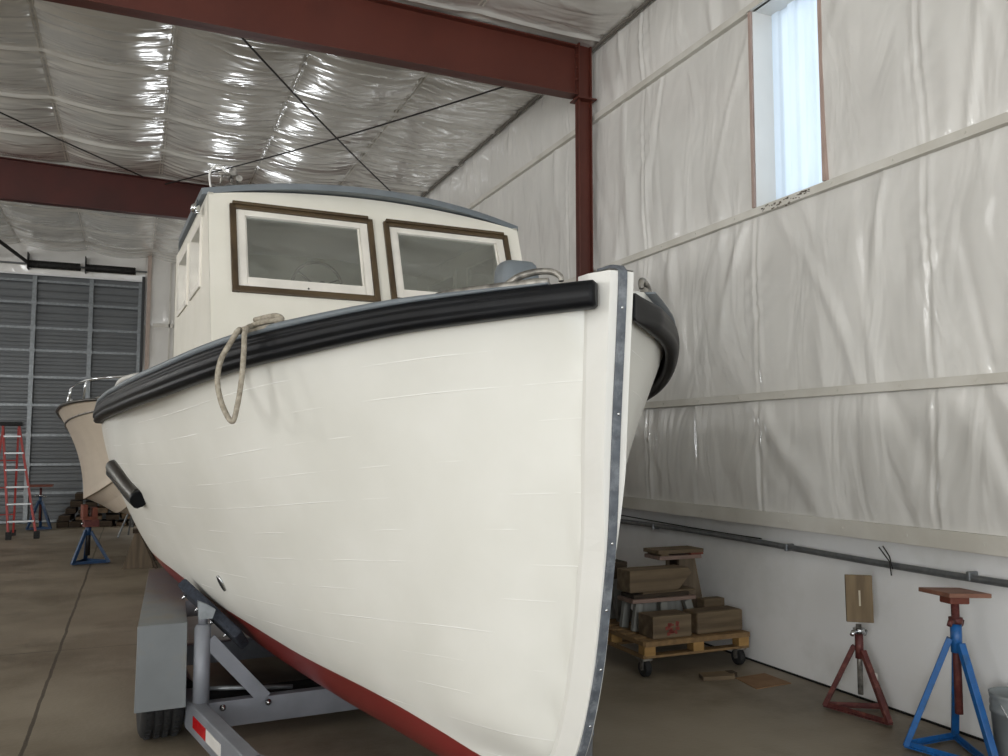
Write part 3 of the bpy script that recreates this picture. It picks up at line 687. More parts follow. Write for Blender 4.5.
# roof
m_=MB(); rows=[]; rows2=[]
def roof_s(y): return 1.045 if y<4.2 else 1.045-.10*((y-4.2)/.85)**2
yy=[2.845,2.86]+list(np.linspace(3.0,5.0,14))
for y in yy:
    w=roof_s(y); r=[];r2=[]
    for f in np.linspace(-1,1,25):
        x=WB+f*w; zt=3.079+.100*(1-f*f)+.035*(1-f*f)*0; r.append((x,y+.10*(f*f)*1.0 if y<3 else y,zt+.042 if y>2.85 else zt+.036)); r2.append((x,y+.10*(f*f) if y<3 else y,zt))
    rows.append(r);rows2.append(r2)
m_.grid(rows); m_.grid(rows2)
m_.grid([rows[0],rows2[0]],smooth=False); m_.grid([rows[-1],rows2[-1]],smooth=False)
m_.grid([[r[0] for r in rows],[r[0] for r in rows2]],smooth=False); m_.grid([[r[-1] for r in rows],[r[-1] for r in rows2]],smooth=False)
roof=m_.build('roof','grey',boat)
# chrome horn with its curved cable on the roof, spotlight under the eave
m_=MB(); m_.lathe((-.79,3.12,3.20),[(.03,0),(.03,.01),(.012,.015),(.009,.045),(.012,.05)],16); 
m_.lathe((-.80,3.05,3.255),[(.024,-.05),(.018,-.035),(.010,.0),(.009,.05),(.012,.055),(.012,.1),(.0001,.1)],18,axis='y')
m_.tube([(-.87,3.1,3.262),(-.76,3.1,3.268)],.010,8); m_.tube([(-.86,3.1,3.20),(-.85,3.1,3.26)],.006,8); m_.lathe((-.76,3.05,3.225),[(.02,-.03),(.014,-.015),(.008,.02),(.008,.06),(.0001,.06)],14,axis='y')
horn=m_.build('roof_horn','clamp',boat)
cp_=[(-.905,3.15,3.17),(-.915,3.15,3.22),(-.918,3.15,3.265),(-.905,3.15,3.30),(-.88,3.14,3.318),(-.85,3.12,3.305),(-.825,3.10,3.275)]
MB().tube(spline(cp_,6),.0065,8).build('curved_cable',mat('white_cable','#E3E1DC',.4),horn)
m_=MB(); m_.lathe((-1.0,3.12,3.03),[(.0001,-.05),(.026,-.045),(.03,-.02),(.024,.01),(.012,.03),(.0001,.032)],16,axis='y'); m_.tube([(-1.0,3.12,3.05),(-.99,3.13,3.09)],.007); m_.tube([(-.985,3.03,2.985),(-1.0,3.06,3.0)],.008)
m_.build('eave_light','chrome',boat)
m_=MB().ball((.50,3.3,3.215),.015,10,6); m_.tube([(.5,3.3,3.18),(.5,3.3,3.215)],.006); m_.tube([(.47,3.3,3.213),(.53,3.3,3.213)],.004); m_.build('roof_fitting','chrome',boat)
m_=MB().ball((WB+HW+.02,2.98,3.0),.014,10,6); m_.build('eave_fitting','chrome',boat)
# deck ventilator / samson post cap
m_=MB(); vc=(.20,1.15); pf=[(.098,2.03),(.096,2.36),(.093,2.395),(.084,2.418),(.07,2.432),(.03,2.438),(.0001,2.439)]
rows=[]
for r_,z in pf: rows.append([(vc[0]+r_*math.copysign(abs(math.cos(a))**.55,math.cos(a)),vc[1]+r_*.8*math.copysign(abs(math.sin(a))**.55,math.sin(a)),z) for a in np.linspace(0,2*math.pi,28,endpoint=False)])
m_.grid(rows,wrap=True); m_.build('bow_ventilator','grey',boat)
# bow chocks (bronze, with curled horn) both sides
def chock(sg):
    m_=MB(); 
    def at_(s,o,h): return (sg*(float(sheer_b(s))+o),s,float(sheer_z(s))+h)
    pts=[at_(s,-.012,.016) for s in np.linspace(.42,.13,10)]
    rr=[.012]+[.017]*8+[.013]; m_.tube(pts,rr,10)
    h=[at_(.24,-.02,.02),at_(.21,-.02,.045),at_(.17,-.02,.055),at_(.13,-.018,.05),at_(.105,-.014,.03),at_(.10,-.01,.012)]
    m_.tube(spline(h,6),[.014-.005*i/31 for i in range(31)],10)
    return m_.build('bow_chock','clamp',boat)
chock(-1); chock(1)
# exhaust rub fitting on the quarter and small through-hull
def on_hull(s,z,o=0):
    b=hull_b(s,z); db=(hull_b(s+.03,z)-hull_b(s-.03,z))/.06; dz=(hull_b(s,z+.03)-hull_b(s,z-.03))/.06
    n=Vector((-1,-db,-dz)).normalized(); return Vector((-b,s,z))+n*o
pts=[(3.80,1.465),(3.72,1.465),(3.6,1.45),(3.45,1.41),(3.28,1.345),(3.14,1.305)]
m_=MB(); c=[on_hull(s,z,.012) for s,z in pts]; m_.tube(spline(c,6),[.034+.016*min(1,i/8) for i in range(31)],12); ex=m_.build('hull_rub_guard','brass',boat)
m_=MB(); c=[on_hull(s,z-.03,.035) for s,z in pts[1:]]; m_.tube(spline(c,6),.03,10); m_.build('rubber_strip','rubber',ex)
m_=MB(); e=on_hull(3.13,1.30,.02); m_.tube([e,e+Vector((0,-.03,-.01))],[.052,.046],14); m_.build('end_cap','guard',ex)
c0=on_hull(2.365,.89,.004); nn=(on_hull(2.365,.89,.02)-on_hull(2.365,.89,0)).normalized()
m_=MB(); up=Vector((0,0,1)); t1=nn.cross(up).normalized(); t2=t1.cross(nn)
ring=[c0+t1*.02*math.cos(a)+t2*.042*math.sin(a) for a in np.linspace(0,2*math.pi,20,endpoint=False)]
m_.tube(ring,.006,8,closed=True); th=m_.build('through_hull','steel',boat)
m_=MB(); m_.add([c0+nn*.005+t1*.019*math.cos(a)+t2*.04*math.sin(a) for a in np.linspace(0,2*math.pi,20,endpoint=False)],[tuple(range(20))]); m_.build('drain_opening','dark',th)
# cockpit coaming, stern rail & white coiled hose aft seen over the rail
m_=MB(); m_.tube(spline([(-1.33,5.6,1.90),(-1.33,5.6,2.06),(-1.30,5.45,2.13),(-1.2,5.1,2.15),(-1.12,4.95,2.13)],6),.022,10); m_.tube(spline([(-1.30,5.5,1.93),(-1.27,5.3,2.04),(-1.22,5.05,2.07)],6),.02,10)
m_.build('stern_grab_rail',mat('white_plastic_pipe','#CFCDC8',.35),boat)
# rope draped over the rail: a loose thing of its own
gt_=lambda s,o,h: (-(float(sheer_b(s))+o),s,float(sheer_z(s))+h)
rp_=[gt_(1.10,.03,.014),gt_(1.02,.03,.014),gt_(.97,.022,.016),gt_(1.00,.008,.04),gt_(1.10,.006,.043),gt_(1.17,.02,.03),gt_(1.12,.045,.02),(-1.045,1.02,2.035),(-1.075,1.045,1.98),(-1.100,1.079,1.92),(-1.108,1.09,1.84),(-1.092,1.064,1.752),(-1.062,1.015,1.688),(-1.048,.99,1.745),(-1.035,.985,1.85),(-1.03,.98,1.95),(-1.025,.99,2.03),gt_(1.07,.03,.036),gt_(1.0,.03,.038),gt_(.955,.015,.036),gt_(1.0,.004,.06),gt_(1.09,.01,.062)]
R3=Matrix.Rotation(BD,4,'Z'); T3=Matrix.Translation((1.445,2.446,0)); BM=T3@R3
rp_=[BM@Vector(q) for q in rp_]; o0=rp_[0].copy()
ro=MB().tube([q-o0 for q in spline(rp_,9)],.0105,10).build('mooring_rope','rope'); ro.location=o0; tag(ro,'beige rope looped over the black rail, hanging down the white hull','rope')
# ================================================================== TRAILER
tr=thing('boat_trailer','grey painted steel boat trailer under the white boat','trailer',(1.445,2.446,0),BD)
for sg in (-1,1):
    m_=MB(); m_.bar((sg*.985,2.68,.165),(sg*.845,1.62,.165),.075,.15); m_.bar((sg*.845,1.64,.165),(sg*.04,.35,.165),.075,.15); m_.bar((sg*.985,2.66,.165),(sg*.985,6.3,.165),.075,.15)
    rl=m_.build('side_rail','trailer',tr,bevel=.006)
    # reflectors on the outer web
    d=Vector((sg*.845-sg*.985,1.62-2.68,0)).normalized(); n_=Vector((d.y,-d.x,0)) 
    if n_.x*sg<0: n_=-n_
    a=Vector((sg*.985,2.68,.165))+n_*.0385
    for (l0,l1,mk,nm) in ((.16,.42,'refred','red_reflector'),(.42,.68,'refwhite','white_reflector')):
        p0=a+d*l0; p1=a+d*l1; q=MB().bar(p0+Vector((0,0,.0)),p1,.003,.06).build(nm,mk,tr)
# cross members
for (y,zz) in ((2.62,.1),(4.1,.08),(5.9,.08)):
    hw=.95 if y>0 else .52
    m_=MB(); m_.box(-hw,hw,y-.006,y,.085,.222); m_.box(-hw,hw,y,y+.06,.214,.222); m_.box(-hw,hw,y,y+.06,.085,.093)
    cm=m_.build('cross_member','trailer',tr,bevel=.002)
    if y==2.62:
        for x in (-.84,-.60,.60,.84): MB().lathe((x,y-.006,.19),[(.018,0),(.018,-.006),(.011,-.008),(.011,-.02),(.0001,-.022)],12,axis='y').build('bolt','steel',cm)
MB().bar((0,.4,.165),(0,-1.6,.165),.08,.12).build('tongue','trailer',tr,bevel=.005)
MB().tube([(-1.05,2.93,.30),(-.9,2.93,.17),(.9,2.93,.17),(1.05,2.93,.30)],.035,12).build('axle','dark',tr)
for sg in (-1,1):
    m_=MB(); m_.tube([(sg*.955,2.60,.10),(sg*.955,2.60,.625)],.043,20); m_.tube([(sg*.955,2.60,.625),(sg*.955,2.60,.64),(sg*.955,2.60,.645)],[.043,.036,.026],20); m_.tube([(sg*.955,2.60,.64),(sg*.955,2.60,.715)],.024,14)
    po=m_.build('support_post','trailer',tr)
    m_=MB(); 
    for dx in (-.0,.035): m_.prism([(-.03,.675),(.04,.675),(.055,.72),(.01,.75),(-.035,.77)],lambda u,v,dx=dx:(sg*(.95-u*1.0),2.57+dx,v),lambda u,v,dx=dx:(sg*(.95-u*1.0),2.58+dx,v))
    m_.build('swivel_bracket','galv',tr)
    MB().bar((sg*.925,2.585,.56),(sg*.62,2.60,.215),.012,.075,up=(1,0,1)).build('diagonal_brace','trailer',tr)
    MB().tube([(sg*.93,2.66,.29),(sg*.45,2.70,.235)],.012,8).build('brake_pipe','galv',tr)
    # swivelling hull pad
    ctr=on_hull(2.76,.70,.05); ctr.x*= -sg; nn=(on_hull(2.78,.72,.02)-on_hull(2.78,.72,0)).normalized(); nn.x*=-sg
    al=(on_hull(2.62,.58)-on_hull(2.94,.86)); al.x*=-sg; al.normalize()
    w_=nn.cross(al).normalized(); nn2=al.cross(w_).normalized()
    if nn2.dot(nn)<0: nn2=-nn2
    mm=Matrix(((al.x,w_.x,nn2.x,ctr.x),(al.y,w_.y,nn2.y,ctr.y),(al.z,w_.z,nn2.z,ctr.z),(0,0,0,1)))
    pd=MB().box(-.24,.24,-.10,.10,-.028,.028,mm).build('hull_pad','pad',tr,bevel=.012)
    for k in (-.17,-.06,.06,.17):
        m_=MB(); q=mm@Vector((k,-.06*(-1 if sg>0 else 1)*-1,.03)); m_.tube([q,q+nn2*.03],.006,8); m_.ball(q+nn2*.012,.010,8,5); m_.build('pad_bolt','steel',pd)
    # tyres under a box fender
    for y in (2.93,):
        wc=(sg*1.135,y,.325); prof=[(.17,-.10),(.25,-.105),(.295,-.108),(.315,-.098),(.325,-.085),(.327,-.05),(.319,-.047),(.319,-.040),(.327,-.037),(.328,-.005),(.32,-.003),(.32,.004),(.328,.006),(.327,.038),(.319,.041),(.319,.048),(.326,.051),(.324,.085),(.315,.098),(.295,.108),(.25,.105),(.17,.10)]
        wh_=MB().lathe((0,0,0),prof,48,axis='x'); 
        for i in range(48):
            a=2*math.pi*i/48
            for xx in (-.07,.07,-.02,.02): 
                mt=Matrix.Rotation(a,4,'X'); wh_.box(xx-.012,xx+.012,-.006,.006,.322,.331,mt)
        wo=wh_.build('tyre','rubber',tr); wo.location=wc
        rm=MB().lathe((0,0,0),[(.17,-.09),(.175,-.1),(.165,-.06),(.08,-.03),(.06,-.06),(.0001,-.06)],28,axis='x').lathe((0,0,0),[(.17,.09),(.165,.06),(.08,.03),(.06,.06),(.0001,.06)],28,axis='x').build('wheel_rim','galv',wo)
    def fr_(x,y,z): return (sg*x,y,z)
    m_=MB(); T_=.004
    yA,yB_=2.585,4.45
    out=lambda y: 1.285-.17*max(0,(y-2.585))/1.87; inn=lambda y:1.035-.15*max(0,(y-2.585))/1.87
    ysf=[yA,yA+.02]+list(np.linspace(2.8,yB_,6))
    m_.prism([(inn(yA),.232),(out(yA),.232),(1.278,.66),(inn(yA),.66)],lambda u,v:fr_(u,yA-.03*(.66-v)/.43,v),lambda u,v:fr_(u,yA+T_-.03*(.66-v)/.43,v))
    m_.prism([(yA,.656),(yB_,.70),(yB_,.706),(yA,.662)],lambda u,v:fr_(inn(u),u,v),lambda u,v:fr_(out(u)-.007,u,v))
    m_.prism([(yA,.656),(yB_,.70),(yB_,.30),(3.9,.26),(yA,.24)],lambda u,v:fr_(out(u)-.011,u,v),lambda u,v:fr_(out(u)-.007,u,v))
    m_.build('fender','fender',tr,bevel=.006,fix=True)
# keel blocks that carry the keel
for y in (3.1,5.9): MB().box(-.12,.12,y-.08,y+.08,.10 if y==3.1 else .222,.232).build('keel_roller','rubber',tr,bevel=.01)
# ================================================================== OTHER THINGS
def jack_stand(label,loc,rz,feet,hub,postm,legm,topm,plate,plate_z,group=None,base=True,tube=.022,tag_=False,legw=.038,name='boat_stand',wing='steel'):
    r=thing(name,label,'boat stand',loc,rz,group); 
    H=Vector((0,0,hub))
    for k,f in enumerate(feet):
        f=Vector(f); 
        d=(Vector((f.x,f.y,0))).normalized()
        MB().bar(Vector((f.x,f.y,.02)),H+d*.03-Vector((0,0,.02*k)),legw,legw*.8,up=(d.x,d.y,.5)).build('leg',legm,r,bevel=.003)
    if base:
        m_=MB(); n=len(feet)
        for k in range(n):
            a=Vector(feet[k]);b_=Vector(feet[(k+1)%n]); m_.bar((a.x,a.y,.018),(b_.x,b_.y,.018),legw,.006); m_.bar((a.x,a.y,.03),(b_.x,b_.y,.03),.006,legw*.8)
        m_.build('base_frame',legm,r)
    MB().tube([(0,0,hub-.07),(0,0,hub+.075)],tube+.008,16).build('collar',legm,r)
    MB().tube([(0,0,max(.12,hub-.38)),(0,0,plate_z-.03)],tube,14).build('screw_post',postm,r)
    m_=MB(); z=hub+.09; m_.tube([(0,0,z-.012),(0,0,z+.018)],.034,14); 
    for a in (.4,.4+math.pi): m_.tube([(.03*math.cos(a),.03*math.sin(a),z),(.085*math.cos(a),.085*math.sin(a),z-.012-.02*math.cos(a)),(.10*math.cos(a),.10*math.sin(a),z-.01)],.013,8)
    m_.build('wing_nut',wing,r)
    plate(r); return r
# blue stand, near right
def plA(r):
    mt=Matrix.Translation((0,0,.835))@Matrix.Rotation(math.radians(3),4,'Y')@Matrix.Rotation(math.radians(-8),4,'Z')
    MB().box(-.13,.13,-.11,.11,-.012,.010,mt).build('top_plate','plate',r,bevel=.003)
    MB().box(-.06,.06,-.04,.04,-.055,-.012,mt).build('saddle','rustorange',r,bevel=.006)
jack_stand('blue tripod boat stand with flat reddish top board, against the right wall',(3.955,3.32,0),0,[(-.16,.20,0),(-.05,-.25,0),(.20,.20,0)],.60,'rustred','bluepaint','plate',plA,.83,tube=.02,wing='rustred')
# dark red stand with wooden board on edge
def plB(r):
    mt=Matrix.Translation((-.02,-.03,.685))@Matrix.Rotation(math.radians(-38),4,'Z')@Matrix.Rotation(math.radians(-6),4,'X')
    b_=MB().box(-.075,.075,-.02,.02,-.135,.14,mt).build('wooden_pad','oldwood',r,bevel=.003)
    MB().box(-.004,.006,-.0225,-.02,-.04,.05,mt).build('paint_drip',mat('pale_drip','#B8AE98',.6),r)
jack_stand('dark red tripod boat stand with a wooden board turned upright',(4.03,4.06,0),0,[(-.11,.18,0),(-.03,-.24,0),(.19,-.0,0)],.40,'clamp','rustred','plate',plB,.56,tube=.016,legw=.034)
st=[o for o in bpy.data.objects if o.name.startswith('boat_stand') and o.parent is None][-1]
MB().box(-.0,.018,-.004,.0,-.05,.0,Matrix.Translation((.0,-.10,.27))@Matrix.Rotation(.3,4,'Y')@Matrix.Rotation(-.3,4,'X')@Matrix.Scale(1.6,4)).build('white_tag',mat('tag_paper','#CFCBC5',.7),st)
# grey bucket
bk=thing('bucket','grey ribbed plastic bucket standing at the foot of the blue stand','bucket',(4.09,3.09,0)); m_=MB().lathe((0,0,0),[(.0001,0),(.10,0),(.105,.01),(.122,.27),(.127,.27),(.127,.29),(.123,.295),(.127,.31),(.127,.325),(.123,.33),(.128,.35),(.13,.365),(.122,.365),(.103,.02),(.0001,.015)],36); m_.build('body','bucket',bk)
m_=MB().tube(spline([(-.128,0,.33),(-.12,-.06,.25),(-.05,-.128,.19),(.05,-.128,.19),(.12,-.06,.25),(.128,0,.33)],6),.003,6); m_.build('handle','steel',bk)
MB().box(-.05,.02,-.129,-.120,.10,.115,Matrix.Rotation(-.5,4,'Z')).build('sticker',mat('white_sticker','#E6E6E4',.5),bk)
# pallet dolly
PX0,PX1,PY0,PY1=3.32,4.21,5.32,6.30
pl_=thing('pallet_dolly','yellowish wooden pallet on black castors loaded with timber by the right wall','pallet',((PX0+PX1)/2,PY0,0)); ox=(PX0+PX1)/2
hw=(PX1-PX0)/2
m_=MB()
for k in range(7): y=.0+.98*k/6*.92; m_.box(-hw,hw,y,y+.09,.222,.24)
m_.build('deck_boards','palletd',pl_,bevel=.002)
for y in (0,.45,.9):
    m_=MB().box(-hw,hw,y,y+.08,.125,.142); m_.build('bottom_board','palletd',pl_,bevel=.002)
    for x in (-hw,-.04,hw-.09): MB().box(x,x+.09,y,y+.08,.142,.222).build('block','pallet',pl_,bevel=.002)
MB().box(-hw,hw,-.012,0,.205,.24).build('front_edge_board','palletd',pl_,bevel=.002)
MB().box(-hw-.01,-hw+.008,0,.98,.125,.15).box(-hw-.01,-hw+.008,0,.98,.212,.24).build('side_edge_board','palletd',pl_)
for x,y in ((-hw+.02,.03),(hw-.06,.05),(-hw+.02,.88),(hw-.06,.88)):
    cs=MB().lathe((x,y,.058),[(.02,-.018),(.052,-.024),(.058,-.016),(.058,.016),(.052,.024),(.02,.018)],24,axis='x').build('castor','rubber',pl_)
    m_=MB(); m_.box(x-.03,x-.024,y-.02,y+.02,.05,.125); m_.box(x+.024,x+.03,y-.02,y+.02,.05,.125); m_.box(x-.04,x+.04,y-.04,y+.04,.113,.125); m_.tube([(x-.034,y,.052),(x+.034,y,.052)],.008); m_.build('castor_fork','clamp',cs)
def timber(name,x0,x1,y0,y1,z0,z1,mk,label,cat='timber',rot=0,tilt=0,bev=.006,group=None):
    c=((x0+x1)/2,(y0+y1)/2,(z0+z1)/2); o=MB().box(x0-c[0],x1-c[0],y0-c[1],y1-c[1],z0-c[2],z1-c[2]).build(name,mk,None,bevel=bev); o.location=c; o.rotation_euler=(0,tilt,rot); return tag(o,label,cat,group)
timber('timber_block',3.42,3.74,5.36,5.56,.241,.395,'timberx','short square timber block with red paint marks at the pallet front left',rot=-.02)
tb=[o for o in bpy.data.objects if o.name=='timber_block'][0]
m_=MB()
for k in range(26): a=random.uniform(-.05,.05);c=random.uniform(-.05,.03); s_=random.uniform(.003,.012); m_.box(a-s_,a+s_,-.1015,-.099,c-s_,c+s_)
m_.build('red_paint_mark',mat('red_mark','#7C352C',.7),tb)
timber('timber_beam',3.79,4.20,5.37,5.55,.241,.395,'timberx','thick weathered beam lying on the right half of the pallet',rot=.03,bev=.014)
timber('flat_board',4.0,4.19,5.57,5.66,.241,.445,'timberx','board on edge showing just above the thick weathered beam, before the wedge stand',rot=.03)
def trestle(label,x0,x1,y,z0,z1,mk,topm,spl=.05,n=3,name='cradle_block',dep=.20):
    r=thing(name,label,'cradle block',((x0+x1)/2,y,z0)); w=(x1-x0)/2; h=z1-z0
    MB().box(-w-.02,w+.02,-.02,dep,h-.028,h).build('top_board',topm,r,bevel=.003)
    for k in range(n):
        x=-w+2*w*k/(n-1)
        for s_,yy in ((-1,0),(1,dep-.04)):
            dx=.0 if 0<k<n-1 else (-spl*.2 if k==0 else spl)
            MB().bar((x*.9+dx,yy+.01,0),(x*.82,yy+.01,h-.03),.06,.04,up=(0,1,0)).build('leg',mk,r,bevel=.004)
    MB().box(-w*.8,w*.8,.06,.09,h*.3,h*.85).build('web_board',mk,r)
    return r
trestle('low wooden cradle with splayed legs on the pallet behind the red-marked block',3.42,3.93,5.62,.246,.475,'greywood','pinkwood')
timber('plank',3.42,3.90,5.62,5.80,.477,.505,'darklog','dark board sandwiched between low cradle and thin light plank',bev=.002)
timber('plank',3.50,3.97,5.63,5.79,.506,.520,'timberx','thin light plank lying over the dark board on the low cradle',bev=.002,rot=.02)
o=thing('large_timber','large timber with an angled end, lying on the thin light plank of the cradle','timber',(3.61,5.62,.521)); 
m_=MB().prism([(-.22,0),(.20,0),(.32,.125),(.29,.16),(-.22,.16)],lambda u,v:(u,0,v),lambda u,v:(u,.19,v)); m_.build('beam','timberx',o,bevel=.006)
r=thing('wedge_stand','tall dark wooden wedge stand at the back of the pallet against the wall','cradle block',(4.03,5.86,.225+.016))
for yy in (0,.16): 
    MB().prism([(-.05,0),(.20,0),(.10,.47),(-.05,.47)],lambda u,v,yy=yy:(u,yy,v),lambda u,v,yy=yy:(u,yy+.03,v)).build('side_panel','timberz',r,bevel=.003)
MB().box(-.03,-.015,.03,.16,.02,.47).build('inner_board','darklog',r)
MB().box(-.24,.15,-.02,.2,.47,.50).build('lower_board','pinkwood',r,bevel=.003)
MB().box(-.25,.17,-.02,.2,.515,.545).build('upper_board','timberx',r,bevel=.003)
MB().box(.05,.165,-.021,.2,.50,.515).build('spacer','rustorange',r)
MB().box(-.22,-.15,-.01,.18,.50,.515).build('spacer','timberx',r)
r=thing('cradle_block','grey board cradle partly hidden behind the bow, left end of the pallet','cradle block',(3.47,5.96,.242))
for yy in (0,.15):
    MB().prism([(-.0,0),(.14,0),(.16,.04),(.10,.10),(.11,.30),(-.05,.30),(-.04,.2)],lambda u,v,yy=yy:(u+.03,yy,v),lambda u,v,yy=yy:(u+.03,yy+.05,v)).build('side_panel','greywood',r,bevel=.004)
MB().box(-.04,.16,0,.2,.30,.33).build('top_board','greywood',r)
timber('timber_block',3.44,3.58,5.97,6.14,.572,.70,'darklog','dark timber offcut on the grey board cradle at the far left of the stack')
for o in bpy.data.objects:      # the loaded dolly stands a touch nearer than first set out
    if o.parent is None and o.name.split('.')[0] in ('pallet_dolly','timber_block','timber_beam','flat_board','cradle_block','plank','large_timber','wedge_stand'): o.location.y-=.05; o.location.x-=.03
# floor offcuts
o=thing('broken_plank','broken pale plank lying on the floor before the pallet','plank',(3.74,5.07,0),-.12)
MB().prism([(-.13,-.05),(.10,-.07),(.13,-.01),(.11,.06),(-.10,.07)],lambda u,v:(u,v,0),lambda u,v:(u,v,.028)).build('board','timberx',o,bevel=.003)
MB().box(.10,.155,-.01,.06,0,.03).build('end_cleat','darklog',o)
o=MB().prism([(-.14,-.16),(.16,-.10),(.13,.17),(-.13,.12)],lambda u,v:(u,v,0),lambda u,v:(u,v,.006)).build('cardboard_sheet','cardboard'); o.location=(3.97,4.88,0); o.rotation_euler=(0,0,-.12); tag(o,'flat square of brown cardboard on the concrete floor','cardboard')
# ---------------------------------------------------------------- far left: ladder
ld=thing('step_ladder','red fibreglass step ladder standing open before the grey door','ladder',(-1.70,17.0,0),0)
def lp(a,b_,t): return Vector(a)+(Vector(b_)-Vector(a))*t
FL,FR=(-.21,0,.0),(.21,.03,.0); TL,TR_=(-.40,.30,1.95),(-.16,.33,1.95)
BL,BR=(-.62,.62,0),(-.22,.72,0); 
for a,b_ in ((FL,TL),(FR,TR_)):
    l_=MB().bar(a,b_,.035,.075,up=(0,1,0)).build('front_rail','ladder',ld,bevel=.004); MB().box(a[0]-.045,a[0]+.045,a[1]-.05,a[1]+.05,0,.13).build('foot','rubber',l_,bevel=.01)
for a,b_ in ((BL,(-.40,.36,1.9)),(BR,(-.17,.40,1.9))):
    l_=MB().bar(a,b_,.03,.06,up=(0,1,0)).build('rear_rail','ladder',ld); MB().box(a[0]-.04,a[0]+.04,a[1]-.04,a[1]+.04,0,.1).build('foot','rubber',l_)
for k in range(6):
    t=(.30+.29*k)/1.95; MB().bar(lp(FL,TL,t),lp(FR,TR_,t),.09,.025).build('step','alu',ld)
for k in range(3):
    t=.2+.25*k; MB().bar(lp(BL,(-.40,.36,1.9),t),lp(BR,(-.17,.40,1.9),t),.03,.02).build('rear_brace','ladder',ld)
MB().box(-.45,-.10,.24,.46,1.93,2.0).build('top_cap','rubber',ld,bevel=.01)
# far stands
def plC(mk,z,w=.11,t=.02):
    def f(r):
        MB().box(-w,w,-w*.8,w*.8,z-t,z+t,).build('top_plate',mk,r,bevel=.003)
    return f
def plD(r):
    MB().box(-.09,-.03,-.1,.1,.62,.80).box(.03,.09,-.1,.1,.60,.76).box(-.09,.09,-.1,.1,.60,.64).build('saddle','rustorange',r,bevel=.004)
    MB().box(-.07,.12,-.08,.08,.50,.60).build('head_block','rustred',r,bevel=.006)
jack_stand('blue tripod stand with rusty orange head holding up the beige boat',(-.53,13.1,0),.2,[(-.19,-.05,0),(.26,-.06,0),(.02,.30,0)],.46,'cable','darkblue','plate',plD,.62,legw=.05,tube=.03)
jack_stand('blue stand with red top plate standing behind the ladder',(-1.60,18.75,0),0,[(-.2,-.1,0),(.2,-.1,0),(0,.2,0)],.55,'rustred','darkblue','plate',plC('rustorange',.83,.2,.02),.82,legw=.05)
jack_stand('thin silver tripod stand beneath the beige boat',(.02,16.6,0),.3,[(-.27,-.1,0),(.27,-.12,0),(.02,.28,0)],.55,'galv','galv','plate',plC('galv',.80,.07,.01),.80,base=False,legw=.028,wing='galv')
# beige sport boat, bow towards the camera
b2=thing('sport_boat','beige flared-bow fibreglass boat parked behind the white boat at left','boat',(.30,10.9,0),.0)
bs=[0,.25,.6,1.1,1.8,2.6,3.6,5.2,6.5]; 
def lev(v): return lambda s: float(pchip(bs,v,s))
K=lev([1.35,.98,.80,.66,.58,.54,.52,.52,.52]); st1=[lev([.0,.12,.22,.34,.44,.5,.54,.56,.56]),lev([1.5,1.25,1.02,.83,.72,.67,.64,.63,.63])]
ch=[lev([.0,.17,.34,.56,.76,.88,.92,.95,.95]),lev([1.7,1.52,1.3,1.1,.95,.86,.82,.8,.8])]
sh=[lev([.02,.42,.78,1.04,1.2,1.28,1.30,1.28,1.22]),lev([2.16,2.15,2.14,2.12,2.09,2.05,2.0,1.94,1.9])]
rows=[]
for s in np.linspace(0,6.5,70):
    y=s*1.0; k=K(s);s1=(st1[0](s),st1[1](s));c=(ch[0](s),ch[1](s));h=(sh[0](s),sh[1](s)); hf=[(0,k)]
    hf+= [(s1[0]*.5,k+(s1[1]-k)*.5),(s1[0],s1[1]),(s1[0]+.03,s1[1]-.012)]
    hf+= [((s1[0]+c[0])/2,(s1[1]+c[1])/2-.0),(c[0],c[1]),(c[0]+.045,c[1]-.005)]
    for t in np.linspace(.08,1,14): hf.append((c[0]+.045+(h[0]-c[0]-.045)*t**2.1*1.0,c[1]+(h[1]-c[1])*t))
    rows.append((y,hf))
for sg in (-1,1):
    m_=MB().grid([[(sg*x,y,z) for x,z in hf] for y,hf in rows],smooth=False); 
    if sg==-1: H_=m_
    else: H_.grid([[(sg*x,y,z) for x,z in hf] for y,hf in rows],smooth=False)
hf=rows[-1][1]; H_.add([(-x,6.5,z) for x,z in hf]+[(x,6.5,z) for x,z in hf[::-1]],[tuple(range(2*len(hf)))]); H_.build('hull','salmon',b2,fix=False)
for sg in (-1,1):
    m_=MB().tube([(sg*(hf[-1][0]+.01),y,hf[-1][1]) for y,hf in rows],.02,8); m_.build('rub_rail','brass',b2)
    m_=MB().tube([(sg*(hf[-3][0]+.006),y,hf[-3][1]) for y,hf in rows],.012,6); m_.build('hull_moulding','clamp',b2)
m_=MB().grid([[(-hf[-1][0],y,hf[-1][1]),(-hf[-1][0]*.8,y,hf[-1][1]+.05),(hf[-1][0]*.8,y,hf[-1][1]+.05),(hf[-1][0],y,hf[-1][1])] for y,hf in rows]); m_.build('deck',mat('white_gelcoat','#C9C4BB',.35),b2)
rail=[(-s_b*.9,y,z+.26) for s_b,y,z in [(sh[0](s),s,sh[1](s)) for s in np.linspace(.15,3.4,14)]]
m_=MB().tube(spline(rail+[(-1.15,3.8,2.04)],4),.016,8); ra=m_.build('bow_rail','chrome',b2)
for s in (.9,1.8,2.6,3.3): MB().tube([(-sh[0](s)*.93,s+.12,sh[1](s)+.03),(-sh[0](s)*.9,s,sh[1](s)+.26)],.013,8).build('rail_stanchion','chrome',b2)
m_=MB().prism([(2.6,2.05),(6.2,2.05),(6.2,2.2),(3.4,2.32)],lambda u,v:(-.85,u,v),lambda u,v:(.85,u,v)); m_.build('cuddy',mat('white_cuddy','#BFBBB2',.4),b2,bevel=.03)
# support blocking under beige boat keel
for y in (13.3,):
    timber('keel_block',.12,.48,y-.15,y+.15,0,.50,'darklog','dark keel block on the floor under the beige boat','block')
